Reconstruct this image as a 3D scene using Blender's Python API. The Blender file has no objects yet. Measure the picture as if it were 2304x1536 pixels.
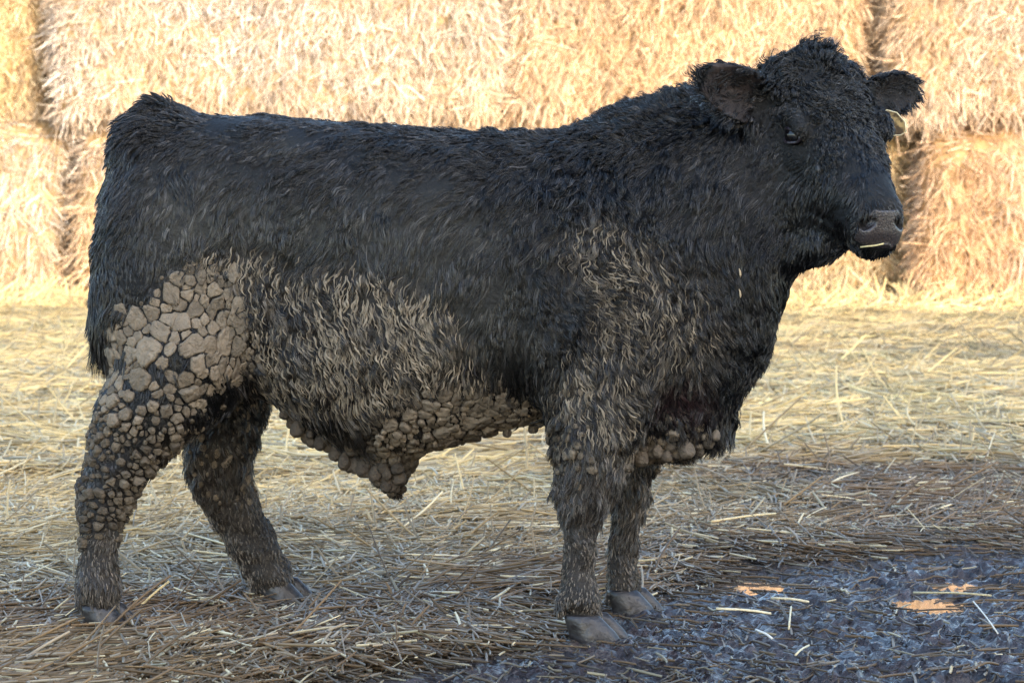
import bpy, math, random
import numpy as np
from mathutils import Vector, Matrix
from mathutils.kdtree import KDTree
from math import radians as R

rng = np.random.default_rng(7)
random.seed(7)
scene = bpy.context.scene
COL = scene.collection

# ------------------------------------------------------------------ camera, sky, sun, exposure
CAM_H, BULL_D, FPX, HORIZON = 1.10, 6.75, 6500.0, 350.0     # metres, metres, focal length and horizon in 2304-wide pixels
cam = bpy.data.cameras.new("camera")
cam_o = bpy.data.objects.new("camera", cam)
COL.objects.link(cam_o)
cam_o.location = (0, -BULL_D, CAM_H)
cam_o.rotation_euler = (R(90), 0, 0)
cam.sensor_width = 36.0
cam.lens = 36.0 * FPX / 2304.0
cam.shift_y = -(768.0 - HORIZON) / 2304.0
cam.clip_start, cam.clip_end = 0.1, 2000
cam.dof.use_dof = True
cam.dof.focus_distance = BULL_D - 0.22
cam.dof.aperture_fstop = 9.0
scene.camera = cam_o

SUN_EL, SUN_AZ = 18.0, -33.0         # degrees; azimuth measured from straight behind the camera, positive towards its left
sd = Vector((-math.sin(R(SUN_AZ)) * math.cos(R(SUN_EL)), -math.cos(R(SUN_AZ)) * math.cos(R(SUN_EL)), math.sin(R(SUN_EL))))
world = bpy.data.worlds.new("World")
scene.world = world
world.use_nodes = True
wn = world.node_tree.nodes
sky = wn.new("ShaderNodeTexSky")
sky.sky_type = 'NISHITA'
sky.sun_disc = False
sky.sun_elevation = R(SUN_EL)
sky.sun_rotation = math.atan2(sd.x, sd.y)
sky.air_density = 1.0
sky.dust_density = 1.6
sky.ozone_density = 1.2
wn["Background"].inputs[1].default_value = 0.15
world.node_tree.links.new(sky.outputs[0], wn["Background"].inputs[0])
sun = bpy.data.lights.new("sun", 'SUN')
sun.energy = 2.0
sun.angle = R(0.5)
sun.color = (1.0, 0.92, 0.83)
sun_o = bpy.data.objects.new("sun", sun)
COL.objects.link(sun_o)
sun_o.rotation_euler = sd.to_track_quat('Z', 'Y').to_euler()
sun_o.location = (0, -20, 20)

scene.view_settings.view_transform = 'Standard'
scene.view_settings.look = 'None'
scene.view_settings.gamma = 1.0
scene.view_settings.exposure = 2.6
scene.cycles.max_bounces = 6
scene.cycles.diffuse_bounces = 3
scene.cycles.glossy_bounces = 2
scene.cycles.transparent_max_bounces = 6
scene.cycles.use_denoising = True
scene.cycles.denoiser = 'OPENIMAGEDENOISE'
scene.cycles.denoising_prefilter = 'NONE'
scene.cycles.sample_clamp_indirect = 0.5

# ------------------------------------------------------------------ helpers
def W(u, v, y=0.0):
    """metres of the point that lies at depth y (0 = the bull's middle plane), u to the right and v down in photo pixels"""
    d = BULL_D + y
    return np.array(((u - 1152.0) * d / FPX, y, CAM_H - (v - HORIZON) * d / FPX))

def UV(p):
    d = BULL_D + p[:, 1]
    return 1152.0 + p[:, 0] * FPX / d, HORIZON + (CAM_H - p[:, 2]) * FPX / d

def h3(ix, iy, iz):
    n = (ix * 374761393 + iy * 668265263 + iz * 1274126177) & 0x7fffffff
    n = ((n ^ (n >> 13)) * 1274126177) & 0x7fffffff
    n = ((n ^ (n >> 16)) * 668265263) & 0x7fffffff
    return ((n ^ (n >> 15)) & 0xffff) / 32767.5 - 1.0

def vnoise(p, seed=0):
    """value noise in -1..1 of an n x 3 array"""
    p = np.asarray(p, dtype=np.float64) + 1000.0 + seed * 17.31
    i = np.floor(p).astype(np.int64)
    f = p - i
    f = f * f * (3 - 2 * f)
    o = np.zeros(len(p))
    for a in (0, 1):
        for b in (0, 1):
            for c in (0, 1):
                w = (f[:, 0] if a else 1 - f[:, 0]) * (f[:, 1] if b else 1 - f[:, 1]) * (f[:, 2] if c else 1 - f[:, 2])
                o += w * h3(i[:, 0] + a, i[:, 1] + b, i[:, 2] + c)
    return o

def fbm(p, oct=4, seed=0):
    o, a, s = 0, 1.0, 0.0
    p = np.asarray(p, dtype=np.float64)
    for k in range(oct):
        o = o + a * vnoise(p * (2.03 ** k), seed + k * 3)
        s += a
        a *= 0.5
    return o / s

def norm(a):
    return a / np.maximum(np.linalg.norm(a, axis=-1, keepdims=True), 1e-9)

def smooth(a, b, x):
    t = np.clip((x - a) / (b - a), 0, 1)
    return t * t * (3 - 2 * t)

def tag(o, label=None, cat=None, group=None, kind=None):
    if label: o["label"] = label
    if cat: o["category"] = cat
    if group: o["group"] = group
    if kind: o["kind"] = kind
    return o

def empty(name, loc):
    o = bpy.data.objects.new(name, None)
    o.empty_display_size = 0.1
    o.location = loc
    COL.objects.link(o)
    return o

def mesh_obj(name, v, faces, mat, parent=None, smooth_shade=True, base=None, attrs=None):
    """v n x 3 in world metres; faces m x k array or list of index tuples; base = where the object's origin is put"""
    v = np.asarray(v, dtype=np.float64)
    off = np.array(parent.location) if parent is not None else (np.array(base) if base is not None else np.zeros(3))
    if parent is not None and parent.parent is not None:
        off = off + np.array(parent.parent.location)
    v = v - off
    me = bpy.data.meshes.new(name)
    if isinstance(faces, np.ndarray):
        k = faces.shape[1]
        me.vertices.add(len(v))
        me.vertices.foreach_set("co", v.astype(np.float32).ravel())
        me.loops.add(faces.size)
        me.loops.foreach_set("vertex_index", faces.astype(np.int32).ravel())
        me.polygons.add(len(faces))
        me.polygons.foreach_set("loop_start", np.arange(0, faces.size, k, dtype=np.int32))
        me.update(calc_edges=True)
    else:
        me.from_pydata([tuple(x) for x in v], [], [tuple(f) for f in faces])
        me.update()
    if smooth_shade:
        me.polygons.foreach_set("use_smooth", np.ones(len(me.polygons), dtype=bool))
    for an, av in (attrs or {}).items():
        av = np.asarray(av, dtype=np.float32)
        if av.ndim == 1:
            at = me.attributes.new(an, 'FLOAT', 'POINT')
            at.data.foreach_set("value", av)
        else:
            at = me.attributes.new(an, 'FLOAT_COLOR', 'POINT')
            at.data.foreach_set("color", av.ravel())
    me.materials.append(mat)
    o = bpy.data.objects.new(name, me)
    if parent is not None:
        o.parent = parent
    elif base is not None:
        o.location = base
    COL.objects.link(o)
    return o

def curves_obj(name, pts, rad, col, mat, parent=None):
    """pts n x k x 3, rad n x k, col n x 3: one strand per row"""
    n, k, _ = pts.shape
    off = np.array(parent.location) if parent is not None else np.zeros(3)
    hc = bpy.data.hair_curves.new(name)
    hc.add_curves([k] * n)
    hc.attributes["position"].data.foreach_set("vector", (pts - off).astype(np.float32).ravel())
    ra = hc.attributes.get("radius") or hc.attributes.new("radius", 'FLOAT', 'POINT')
    ra.data.foreach_set("value", rad.astype(np.float32).ravel())
    ca = hc.attributes.new("tint", 'FLOAT_COLOR', 'CURVE')
    c4 = np.ones((n, 4), dtype=np.float32)
    c4[:, :3] = col
    ca.data.foreach_set("color", c4.ravel())
    hc.materials.append(mat)
    o = bpy.data.objects.new(name, hc)
    if parent is not None:
        o.parent = parent
    COL.objects.link(o)
    return o

# ------------------------------------------------------------------ materials
def new_mat(name):
    m = bpy.data.materials.new(name)
    m.use_nodes = True
    return m, m.node_tree.nodes, m.node_tree.links, m.node_tree.nodes["Principled BSDF"]

def tint_mat(name, rough, spec, noise_scale=0, noise_amt=0.3, sheen=0, bump=0, bump_scale=60):
    m, n, l, b = new_mat(name)
    a = n.new("ShaderNodeAttribute")
    a.attribute_name = "tint"
    b.inputs["Roughness"].default_value = rough
    b.inputs["Specular IOR Level"].default_value = spec
    b.inputs["Sheen Weight"].default_value = sheen
    src = a.outputs["Color"]
    if noise_scale or bump:
        tc = n.new("ShaderNodeTexCoord")
    if noise_scale:
        t = n.new("ShaderNodeTexNoise")
        t.inputs["Scale"].default_value = noise_scale
        t.inputs["Detail"].default_value = 5
        l.new(tc.outputs["Object"], t.inputs["Vector"])
        mp = n.new("ShaderNodeMapRange")
        mp.inputs[3].default_value = 1 - noise_amt
        mp.inputs[4].default_value = 1 + noise_amt
        l.new(t.outputs["Fac"], mp.inputs[0])
        mx = n.new("ShaderNodeVectorMath")
        mx.operation = 'SCALE'
        l.new(src, mx.inputs[0])
        l.new(mp.outputs[0], mx.inputs["Scale"])
        src = mx.outputs[0]
    if bump:
        t2 = n.new("ShaderNodeTexNoise")
        t2.inputs["Scale"].default_value = bump_scale
        t2.inputs["Detail"].default_value = 6
        l.new(tc.outputs["Object"], t2.inputs["Vector"])
        bp = n.new("ShaderNodeBump")
        bp.inputs["Strength"].default_value = bump
        bp.inputs["Distance"].default_value = 0.01
        l.new(t2.outputs["Fac"], bp.inputs["Height"])
        l.new(bp.outputs[0], b.inputs["Normal"])
    l.new(src, b.inputs["Base Color"])
    return m

M_HAIR = tint_mat("bull_hair", 0.24, 0.46)
M_SKIN = tint_mat("bull_skin", 0.7, 0.3, 40, 0.4, 0, 0.6, 90)
M_PLATE = tint_mat("dried_mud", 0.85, 0.25, 50, 0.38, 0, 1.0, 85)
M_STRAW = tint_mat("straw", 0.5, 0.4)
M_BALE = tint_mat("bale_straw", 0.6, 0.3)

def simple_mat(name, col, rough=0.5, spec=0.5, coat=0, var=0.25, scale=60, bump=0.3):
    m, n, l, b = new_mat(name)
    tc = n.new("ShaderNodeTexCoord")
    t = n.new("ShaderNodeTexNoise")
    t.inputs["Scale"].default_value = scale
    t.inputs["Detail"].default_value = 6
    l.new(tc.outputs["Object"], t.inputs["Vector"])
    cr = n.new("ShaderNodeValToRGB")
    cr.color_ramp.elements[0].position = 0.3
    cr.color_ramp.elements[1].position = 0.7
    cr.color_ramp.elements[0].color = tuple(c * (1 - var) for c in col) + (1,)
    cr.color_ramp.elements[1].color = tuple(min(1, c * (1 + var)) for c in col) + (1,)
    l.new(t.outputs["Fac"], cr.inputs[0])
    l.new(cr.outputs[0], b.inputs["Base Color"])
    b.inputs["Roughness"].default_value = rough
    b.inputs["Specular IOR Level"].default_value = spec
    b.inputs["Coat Weight"].default_value = coat
    if bump:
        bp = n.new("ShaderNodeBump")
        bp.inputs["Strength"].default_value = bump
        bp.inputs["Distance"].default_value = 0.004
        l.new(t.outputs["Fac"], bp.inputs["Height"])
        l.new(bp.outputs[0], b.inputs["Normal"])
    return m

M_NOSE = simple_mat("nose_leather", (0.028, 0.021, 0.020), 0.27, 0.65, 0.0, 0.35, 260, 0.5)
M_EYE = simple_mat("eyeball", (0.003, 0.0022, 0.003), 0.05, 0.5, 0.0, 0.2, 20, 0)
M_LID = simple_mat("eyelid_skin", (0.026, 0.020, 0.025), 0.30, 0.6, 0, 0.3, 150, 0.4)
M_HOOF = simple_mat("muddy_hoof", (0.021, 0.018, 0.017), 0.36, 0.5, 0, 0.65, 45, 1.0)

# ------------------------------------------------------------------ ground: one sheet, mud and straw litter
def curve_at(x, pts):
    return np.interp(x, [p[0] for p in pts], [p[1] for p in pts])

MUD_EDGE = [(-6, -2.2), (-1.2, -2.0), (-0.6, -1.0), (-0.25, -0.45), (0.05, -0.1), (0.2, 0.2), (0.45, 0.85), (0.7, 1.25), (1.3, 1.5), (2.2, 1.7), (5, 2.2)]
def mud_amount(x, y):
    """1 in the trodden mud at the front right, 0 on the straw"""
    p = np.stack([x * 2.2, y * 1.4, np.zeros_like(x)], 1)
    e = curve_at(x, MUD_EDGE) + 0.55 * fbm(p * 1.3, 4, 5)
    return smooth(-0.35, 0.40, e - y)

PUDDLES = [(1.03, 0.50, 0.10, 0.16), (1.16, 0.78, 0.08, 0.08), (0.62, 0.88, 0.11, 0.24), (1.04, -0.74, 0.16, 0.07)]
prn = np.random.default_rng(3)
PRINTS = [(prn.uniform(.1, 1.6), prn.uniform(-.9, 1.2), prn.uniform(-.6, .6)) for _ in range(26)]
def ground_z(x, y):
    p = np.stack([x, y, np.zeros_like(x)], 1)
    near = smooth(30, 12, np.abs(x)) * smooth(40, 20, np.abs(y))
    z = 0.022 * near * fbm(p * 1.1, 3, 1)
    m = mud_amount(x, y)
    rough = 0.024 * fbm(p * np.array([4.0, 3.0, 1]), 3, 9) + 0.010 * np.abs(vnoise(p * 17, 3)) + 0.014 * np.abs(vnoise(p * 41 + 7, 6)) - 0.012 + 0.011 * vnoise(p * 78, 13)
    z = z * (1 - 0.7 * m) + m * rough * near
    for (px, py, an) in PRINTS:                                      # hoof prints: two deep toes pushed into the mud
        for sg in (1, -1):
            dx, dy = x - px, y - py
            a_ = dx * np.cos(an) + dy * np.sin(an); b_2 = -dx * np.sin(an) + dy * np.cos(an) - sg * .032
            z = z - m * .030 * np.exp(-((a_ / .055) ** 2 + (b_2 / .024) ** 2) ** 1.5)
    for (px, py, rx, ry) in PUDDLES:
        q = ((x - px) / (rx * 1.5)) ** 2 + ((y - py) / (ry * 1.5)) ** 2
        z = z - 0.038 * np.exp(-q * 1.6)
    # heaps of straw litter: higher against the foot of the bales
    z = z + 0.012 * smooth(12.6, 14.3, y) * smooth(40, 17, y) * smooth(14, 8, np.abs(x))
    return z

def axis(fine_lo, fine_hi, step, far):
    a = list(np.arange(fine_lo, fine_hi, step))
    s, v = step, fine_hi
    while v < far:
        a.append(v); s *= 1.18; v += s
    a.append(far)
    s, v, b = step, fine_lo, []
    while v > -far:
        s *= 1.18; v -= s; b.append(max(v, -far))
    return np.array(sorted(set(b)) + a)

gx, gy = axis(-1.9, 2.2, 0.011, 600), axis(-1.5, 1.9, 0.011, 600)
GX, GY = np.meshgrid(gx, gy, indexing='ij')
gv = np.stack([GX.ravel(), GY.ravel(), ground_z(GX.ravel(), GY.ravel())], 1)
ni, nj = len(gx), len(gy)
ii, jj = np.meshgrid(np.arange(ni - 1), np.arange(nj - 1), indexing='ij')
a0 = (ii * nj + jj).ravel()
gf = np.stack([a0, a0 + nj, a0 + nj + 1, a0 + 1], 1)
mud_v = mud_amount(gv[:, 0], gv[:, 1])

def ground_material():
    m, n, l, b = new_mat("yard_ground")
    at = n.new("ShaderNodeAttribute"); at.attribute_name = "mud"
    tc = n.new("ShaderNodeTexCoord")
    t = n.new("ShaderNodeTexNoise"); t.inputs["Scale"].default_value = 9; t.inputs["Detail"].default_value = 8
    l.new(tc.outputs["Object"], t.inputs["Vector"])
    c1 = n.new("ShaderNodeValToRGB")
    c1.color_ramp.elements[0].color = (0.015, 0.010, 0.010, 1); c1.color_ramp.elements[1].color = (0.068, 0.047, 0.043, 1)
    c1.color_ramp.elements[0].position = 0.35; c1.color_ramp.elements[1].position = 0.7
    l.new(t.outputs["Fac"], c1.inputs[0])
    t2 = n.new("ShaderNodeTexNoise"); t2.inputs["Scale"].default_value = 26; t2.inputs["Detail"].default_value = 6
    l.new(tc.outputs["Object"], t2.inputs["Vector"])
    c2 = n.new("ShaderNodeValToRGB")
    c2.color_ramp.elements[0].color = (0.05, 0.034, 0.020, 1); c2.color_ramp.elements[1].color = (0.22, 0.155, 0.085, 1)
    c2.color_ramp.elements[0].position = 0.35; c2.color_ramp.elements[1].position = 0.65
    l.new(t2.outputs["Fac"], c2.inputs[0])
    mx = n.new("ShaderNodeMix"); mx.data_type = 'RGBA'
    l.new(at.outputs["Fac"], mx.inputs[0]); l.new(c2.outputs[0], mx.inputs[6]); l.new(c1.outputs[0], mx.inputs[7])
    l.new(mx.outputs[2], b.inputs["Base Color"])
    t5 = n.new("ShaderNodeTexNoise"); t5.inputs["Scale"].default_value = 3.5; t5.inputs["Detail"].default_value = 4
    l.new(tc.outputs["Object"], t5.inputs["Vector"])
    wr = n.new("ShaderNodeMapRange"); wr.inputs[1].default_value = 0.42; wr.inputs[2].default_value = 0.62; wr.inputs[3].default_value = 0.46; wr.inputs[4].default_value = 0.19
    l.new(t5.outputs["Fac"], wr.inputs[0])
    rm = n.new("ShaderNodeMix"); rm.data_type = 'FLOAT'
    rm.inputs[2].default_value = 0.95
    l.new(at.outputs["Fac"], rm.inputs[0]); l.new(wr.outputs[0], rm.inputs[3]); l.new(rm.outputs[0], b.inputs["Roughness"])
    sp = n.new("ShaderNodeMapRange"); sp.inputs[3].default_value = 0.06; sp.inputs[4].default_value = 0.55
    l.new(at.outputs["Fac"], sp.inputs[0]); l.new(sp.outputs[0], b.inputs["Specular IOR Level"])
    t3 = n.new("ShaderNodeTexNoise"); t3.inputs["Scale"].default_value = 70; t3.inputs["Detail"].default_value = 5
    l.new(tc.outputs["Object"], t3.inputs["Vector"])
    bp = n.new("ShaderNodeBump"); bp.inputs["Strength"].default_value = 1.0; bp.inputs["Distance"].default_value = 0.014
    l.new(t3.outputs["Fac"], bp.inputs["Height"]); l.new(bp.outputs[0], b.inputs["Normal"])
    return m
ground = mesh_obj("ground", gv, gf, ground_material(), attrs={"mud": mud_v})
tag(ground, kind="structure")

def water_material():
    m, n, l, b = new_mat("puddle_water")
    b.inputs["Base Color"].default_value = (0.10, 0.08, 0.065, 1)
    b.inputs["Coat Weight"].default_value = 1.0
    b.inputs["Coat Roughness"].default_value = 0.02
    b.inputs["Roughness"].default_value = 0.05
    b.inputs["Specular IOR Level"].default_value = 0.9
    tc = n.new("ShaderNodeTexCoord")
    t = n.new("ShaderNodeTexNoise"); t.inputs["Scale"].default_value = 6
    l.new(tc.outputs["Object"], t.inputs["Vector"])
    bp = n.new("ShaderNodeBump"); bp.inputs["Strength"].default_value = 0.08; bp.inputs["Distance"].default_value = 0.01
    l.new(t.outputs["Fac"], bp.inputs["Height"]); l.new(bp.outputs[0], b.inputs["Normal"])
    return m
M_WATER = water_material()
for (px, py, rx, ry) in PUDDLES:
    a = np.linspace(0, 2 * math.pi, 28, endpoint=False)
    wob = 1 + 0.12 * np.sin(3 * a + px * 9)
    vv = np.stack([px + 1.7 * rx * wob * np.cos(a), py + 1.7 * ry * wob * np.sin(a), np.full(28, -0.026)], 1)
    o = mesh_obj("puddle", vv, [tuple(range(28))], M_WATER, base=(px, py, -0.026))
    tag(o, kind="structure")

# ------------------------------------------------------------------ straw bales
WALL_Y = 14.25
WPX = FPX / (BULL_D + WALL_Y)
def wx(u): return (u - 1152.0) / WPX
def wz(v): return CAM_H - (v - HORIZON) / WPX

def bale(x0, x1, z0, z1, yf, label, warm, seed, strands, tilt=0.0):
    strands = int(strands * 1.9)
    """one big square bale: a lumpy body and the straw that shows on its faces; origin at its base"""
    depth = 1.15
    x0, x1 = x0 + .022, x1 - .022
    cx, cz = (x0 + x1) / 2, z0
    base = (cx, yf + depth / 2, z0)
    # body: a box of rounded, noise-pushed faces
    n = 26
    vs, fs = [], []
    L, H = x1 - x0, z1 - z0
    idx = {}
    def vid(i, j, k):
        key = (i, j, k)
        if key not in idx:
            idx[key] = len(vs); vs.append(key)
        return idx[key]
    nx, ny, nz = 44, 18, 22
    for i in range(nx):
        for k in range(nz):
            fs.append((vid(i, 0, k), vid(i + 1, 0, k), vid(i + 1, 0, k + 1), vid(i, 0, k + 1)))
            fs.append((vid(i, ny, k + 1), vid(i + 1, ny, k + 1), vid(i + 1, ny, k), vid(i, ny, k)))
    for i in range(nx):
        for j in range(ny):
            fs.append((vid(i, j, nz), vid(i + 1, j, nz), vid(i + 1, j + 1, nz), vid(i, j + 1, nz)))
            fs.append((vid(i, j + 1, 0), vid(i + 1, j + 1, 0), vid(i + 1, j, 0), vid(i, j, 0)))
    for j in range(ny):
        for k in range(nz):
            fs.append((vid(0, j + 1, k), vid(0, j, k), vid(0, j, k + 1), vid(0, j + 1, k + 1)))
            fs.append((vid(nx, j, k), vid(nx, j + 1, k), vid(nx, j + 1, k + 1), vid(nx, j, k + 1)))
    g = np.array(vs, float) / np.array([nx, ny, nz]) - 0.5
    q = g * np.array([L, depth, H])
    hb = np.array([L, depth, H]) / 2
    r = 0.17
    inner = np.clip(q, -(hb - r), hb - r)
    dlt = q - inner
    ln = np.linalg.norm(dlt, axis=1, keepdims=True)
    q = np.where(ln > 1e-9, inner + dlt / np.maximum(ln, 1e-9) * np.minimum(np.max(np.abs(dlt), axis=1, keepdims=True), r), q)
    wpos = q + np.array([cx, yf + depth / 2, z0 + H / 2])
    nrm = norm(dlt + 1e-6 * q)
    disp = 0.06 * fbm(wpos * 1.8, 3, seed) + 0.035 * vnoise(wpos * 6, seed + 4) + 0.015 * vnoise(wpos * 15, seed + 6)
    # the twine lines bite into the face
    for f in (-0.30, -0.1, 0.1, 0.30):
        disp -= 0.0
    wpos = wpos + nrm * disp[:, None]
    wpos[:, 0] += tilt * (wpos[:, 2] - z0)
    tint = np.ones((len(wpos), 4))
    tone = 0.75 + 0.25 * fbm(wpos * 3, 3, seed + 8)
    tint[:, :3] = np.array([0.42, 0.27, 0.12]) * warm * tone[:, None]
    o = mesh_obj("straw_bale", wpos, fs, M_BALE, base=base, attrs={"tint": tint})
    tag(o, label, "straw bale", "big square bales stacked in a wall")
    # straw on the front, the ends and the top
    me = o.data
    V = wpos
    F = np.array(fs)
    C = V[F].mean(1)
    N = norm(np.cross(V[F[:, 2]] - V[F[:, 0]], V[F[:, 3]] - V[F[:, 1]]))
    A = 0.5 * np.linalg.norm(np.cross(V[F[:, 2]] - V[F[:, 0]], V[F[:, 3]] - V[F[:, 1]]), axis=1)
    wgt = A * np.where(N[:, 1] > -0.72, .45, 1.0) * np.where(N[:, 1] > 0.5, 0.05, 1.0) * np.where(N[:, 2] < -0.5, 0.1, 1.0)
    pick = rng.choice(len(F), strands, p=wgt / wgt.sum())
    ab = rng.random((strands, 2))
    P = (V[F[pick, 0]] * ((1 - ab[:, :1]) * (1 - ab[:, 1:])) + V[F[pick, 1]] * (ab[:, :1] * (1 - ab[:, 1:]))
         + V[F[pick, 2]] * (ab[:, :1] * ab[:, 1:]) + V[F[pick, 3]] * ((1 - ab[:, :1]) * ab[:, 1:]))
    nn = N[pick]
    ax = np.array([[0.0, 0.0, -1.0]]).repeat(strands, 0)
    ang = 0.45 * rng.standard_normal(strands) + 0.6 * vnoise(P * 1.7, seed + 2)
    wild = rng.random(strands) < 0.30
    ang = np.where(wild, rng.uniform(-1.6, 1.6, strands), ang)
    side = norm(np.cross(nn, ax) + 1e-4)
    d = norm(ax * np.cos(ang)[:, None] + side * np.sin(ang)[:, None])
    d = norm(d - nn * (d * nn).sum(1, keepdims=True) + nn * (0.05 + 0.22 * np.abs(rng.standard_normal(strands)))[:, None] * np.where(rng.random(strands) < .25, 2.0, 1.0)[:, None])
    ln = rng.uniform(0.05, 0.24, strands)
    bend = rng.standard_normal((strands, 3)) * 0.05
    K = 4
    uu = np.linspace(0, 1, K)
    start = P - nn * 0.03 + rng.standard_normal((strands, 3)) * 0.01
    pts = start[:, None, :] + d[:, None, :] * (ln[:, None] * uu[None, :])[..., None] + bend[:, None, :] * (uu[None, :, None] ** 2)
    pts[:, :, 2] -= 0.03 * (ln / 0.3)[:, None] * uu[None, :] ** 2
    rad = rng.uniform(0.0013, 0.0033, (strands, 1)) * np.array([1, 1, .95, .6])[None]
    tone = 0.42 + 1.0 * rng.random(strands) ** 1.3
    col = np.where(rng.random((strands, 1)) < 0.6, np.array([[0.55, 0.385, 0.245]]), np.array([[0.66, 0.53, 0.395]])) * warm * (tone * (1 + .35 * fbm(P * 2.6, 3, seed + 15)))[:, None]
    col = col * (1 + np.array([[.04, -.03, -.16]]) * np.clip(2 * vnoise(P * 1.3, seed + 21), -1, 1)[:, None])
    c = curves_obj("loose_straw", pts, rad, np.clip(col, 0, 0.9), M_STRAW)
    c.parent = o
    c.location = (-base[0], -base[1], -base[2])
    c["kind"] = "stuff"
    return o

warm0 = np.array([1.0, 1.0, 1.0])
t1 = 1.34            # top of the lower tier
zt = 2.62
def b_(u0, u1, z0, z1, yf, label, warm, seed, n=15000, tilt=0.0):
    return bale(wx(u0), wx(u1), z0, z1, yf, label, np.array(warm), seed, n, tilt)
b_(-860, 138, -0.02, t1 - 0.02, WALL_Y + 0.20, "bottom bale at the left end of the stack, left of the bull's rump", (1, .98, .92), 11)
b_(158, 1118, -0.02, t1 - 0.01, WALL_Y + 0.04, "bottom bale directly behind the bull's back and hindquarters", (1, .97, .95), 12, 12000)
b_(1135, 2046, -0.02, t1 - 0.05, WALL_Y + 0.30, "set-back bottom bale showing between the bull's chest and chin", (0.95, .93, .75), 13)
b_(2072, 3040, -0.02, t1 - 0.02, WALL_Y - 0.12, "bottom bale on the right, beyond the bull's muzzle, reddish straw", (1.0, .90, .82), 14)
b_(-920, 86, t1 + 0.035, zt, WALL_Y + 0.26, "upper bale in the top left corner, left of the dark gap", (0.98, .95, .80), 15)
b_(120, 1126, t1 + 0.035, zt + 0.02, WALL_Y - 0.03, "long upper bale above the bull's rump and back, right of the dark gap", (1, 1, 1), 16, 19000)
b_(1138, 1958, t1 + 0.03, zt - 0.02, WALL_Y + 0.08, "upper bale above the bull's withers and head", (1.0, .96, .92), 17, 17000)
b_(1994, 2960, t1 + 0.035, zt + 0.03, WALL_Y - 0.14, "upper bale in the top right corner, behind the bull's far ear", (1.0, .93, .84), 18, 17000)

b_(1560, 2520, t1 + 0.02, zt - 0.05, WALL_Y + 1.42, "second-row bale glimpsed in the dark vertical gap above the bull's far ear", (.9, .85, .75), 19, 3000)
b_(-380, 580, t1 + 0.02, zt - 0.05, WALL_Y + 1.50, "second-row bale glimpsed in the dark gap at the upper left", (.9, .85, .75), 20, 3000)
b_(1600, 2560, -0.02, t1 - 0.03, WALL_Y + 1.52, "second-row bottom bale glimpsed in the gap behind the bull's muzzle", (.9, .85, .75), 22, 3000)
# ------------------------------------------------------------------ building added out of view behind the camera to shade the yard
def shade_barn():
    M_B = simple_mat("shade_barn_boards", (0.30, 0.28, 0.26), 0.8, 0.2, 0, 0.3, 3, 0.3)
    M_R = simple_mat("shade_barn_roof", (0.22, 0.22, 0.23), 0.5, 0.5, 0, 0.2, 2, 0.1)
    M_D = simple_mat("shade_barn_door", (0.16, 0.12, 0.09), 0.8, 0.2, 0, 0.3, 4, 0.3)
    y0 = -BULL_D - 7.0
    need = (WALL_Y - 0.95 - y0) * math.tan(R(SUN_EL)) / math.cos(R(SUN_AZ))
    ridge_y = y0 - 5.0
    ridge = (WALL_Y - 0.95 - ridge_y) * math.tan(R(SUN_EL)) / math.cos(R(SUN_AZ))
    eave = need - 1.2
    x0, x1, y1 = 5.0, 22.5, y0 - 10.0
    root = empty("shade_barn", ((x0 + x1) / 2, (y0 + y1) / 2, 0))
    tag(root, "tall grey board building facing the bales, added outside the frame to shade the yard", "shade_barn")
    v = [(x0, y0, 0), (x1, y0, 0), (x1, y0, eave), (x0, y0, eave), (x0, y1, 0), (x1, y1, 0), (x1, y1, eave), (x0, y1, eave), (x0, ridge_y, ridge - .1), (x1, ridge_y, ridge - .1)]
    mesh_obj("wall", v, [(0, 1, 2, 3), (5, 4, 7, 6), (4, 0, 3, 8, 7), (1, 5, 6, 9, 2)], M_B, root, False)
    r0, o = 0.4, 0.5
    sl = (ridge - eave) / 5.0
    v = [(x0 - o, y0 + o, eave - sl * o), (x1 + o, y0 + o, eave - sl * o), (x1 + o, ridge_y, ridge), (x0 - o, ridge_y, ridge), (x1 + o, y1 - o, eave - sl * o), (x0 - o, y1 - o, eave - sl * o)]
    v2 = [(a, b, c + 0.12) for a, b, c in v]
    mesh_obj("roof", v + v2, [(0, 1, 2, 3), (3, 2, 4, 5), (9, 8, 7, 6), (11, 10, 8, 9), (0, 6, 7, 1), (1, 7, 8, 2), (2, 8, 10, 4), (4, 10, 11, 5), (5, 11, 9, 3), (3, 9, 6, 0)], M_R, root, False)
    for cx in (9.0, 17.0):
        v = [(cx - 2, y0 + .12, .05), (cx + 2, y0 + .12, .05), (cx + 2, y0 + .12, 4), (cx - 2, y0 + .12, 4), (cx - 2, y0 + .01, .05), (cx + 2, y0 + .01, .05), (cx + 2, y0 + .01, 4), (cx - 2, y0 + .01, 4)]
        mesh_obj("door", v, [(0, 1, 2, 3), (1, 5, 6, 2), (5, 4, 7, 6), (4, 0, 3, 7), (3, 2, 6, 7)], M_D, root, False)
shade_barn()

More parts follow.
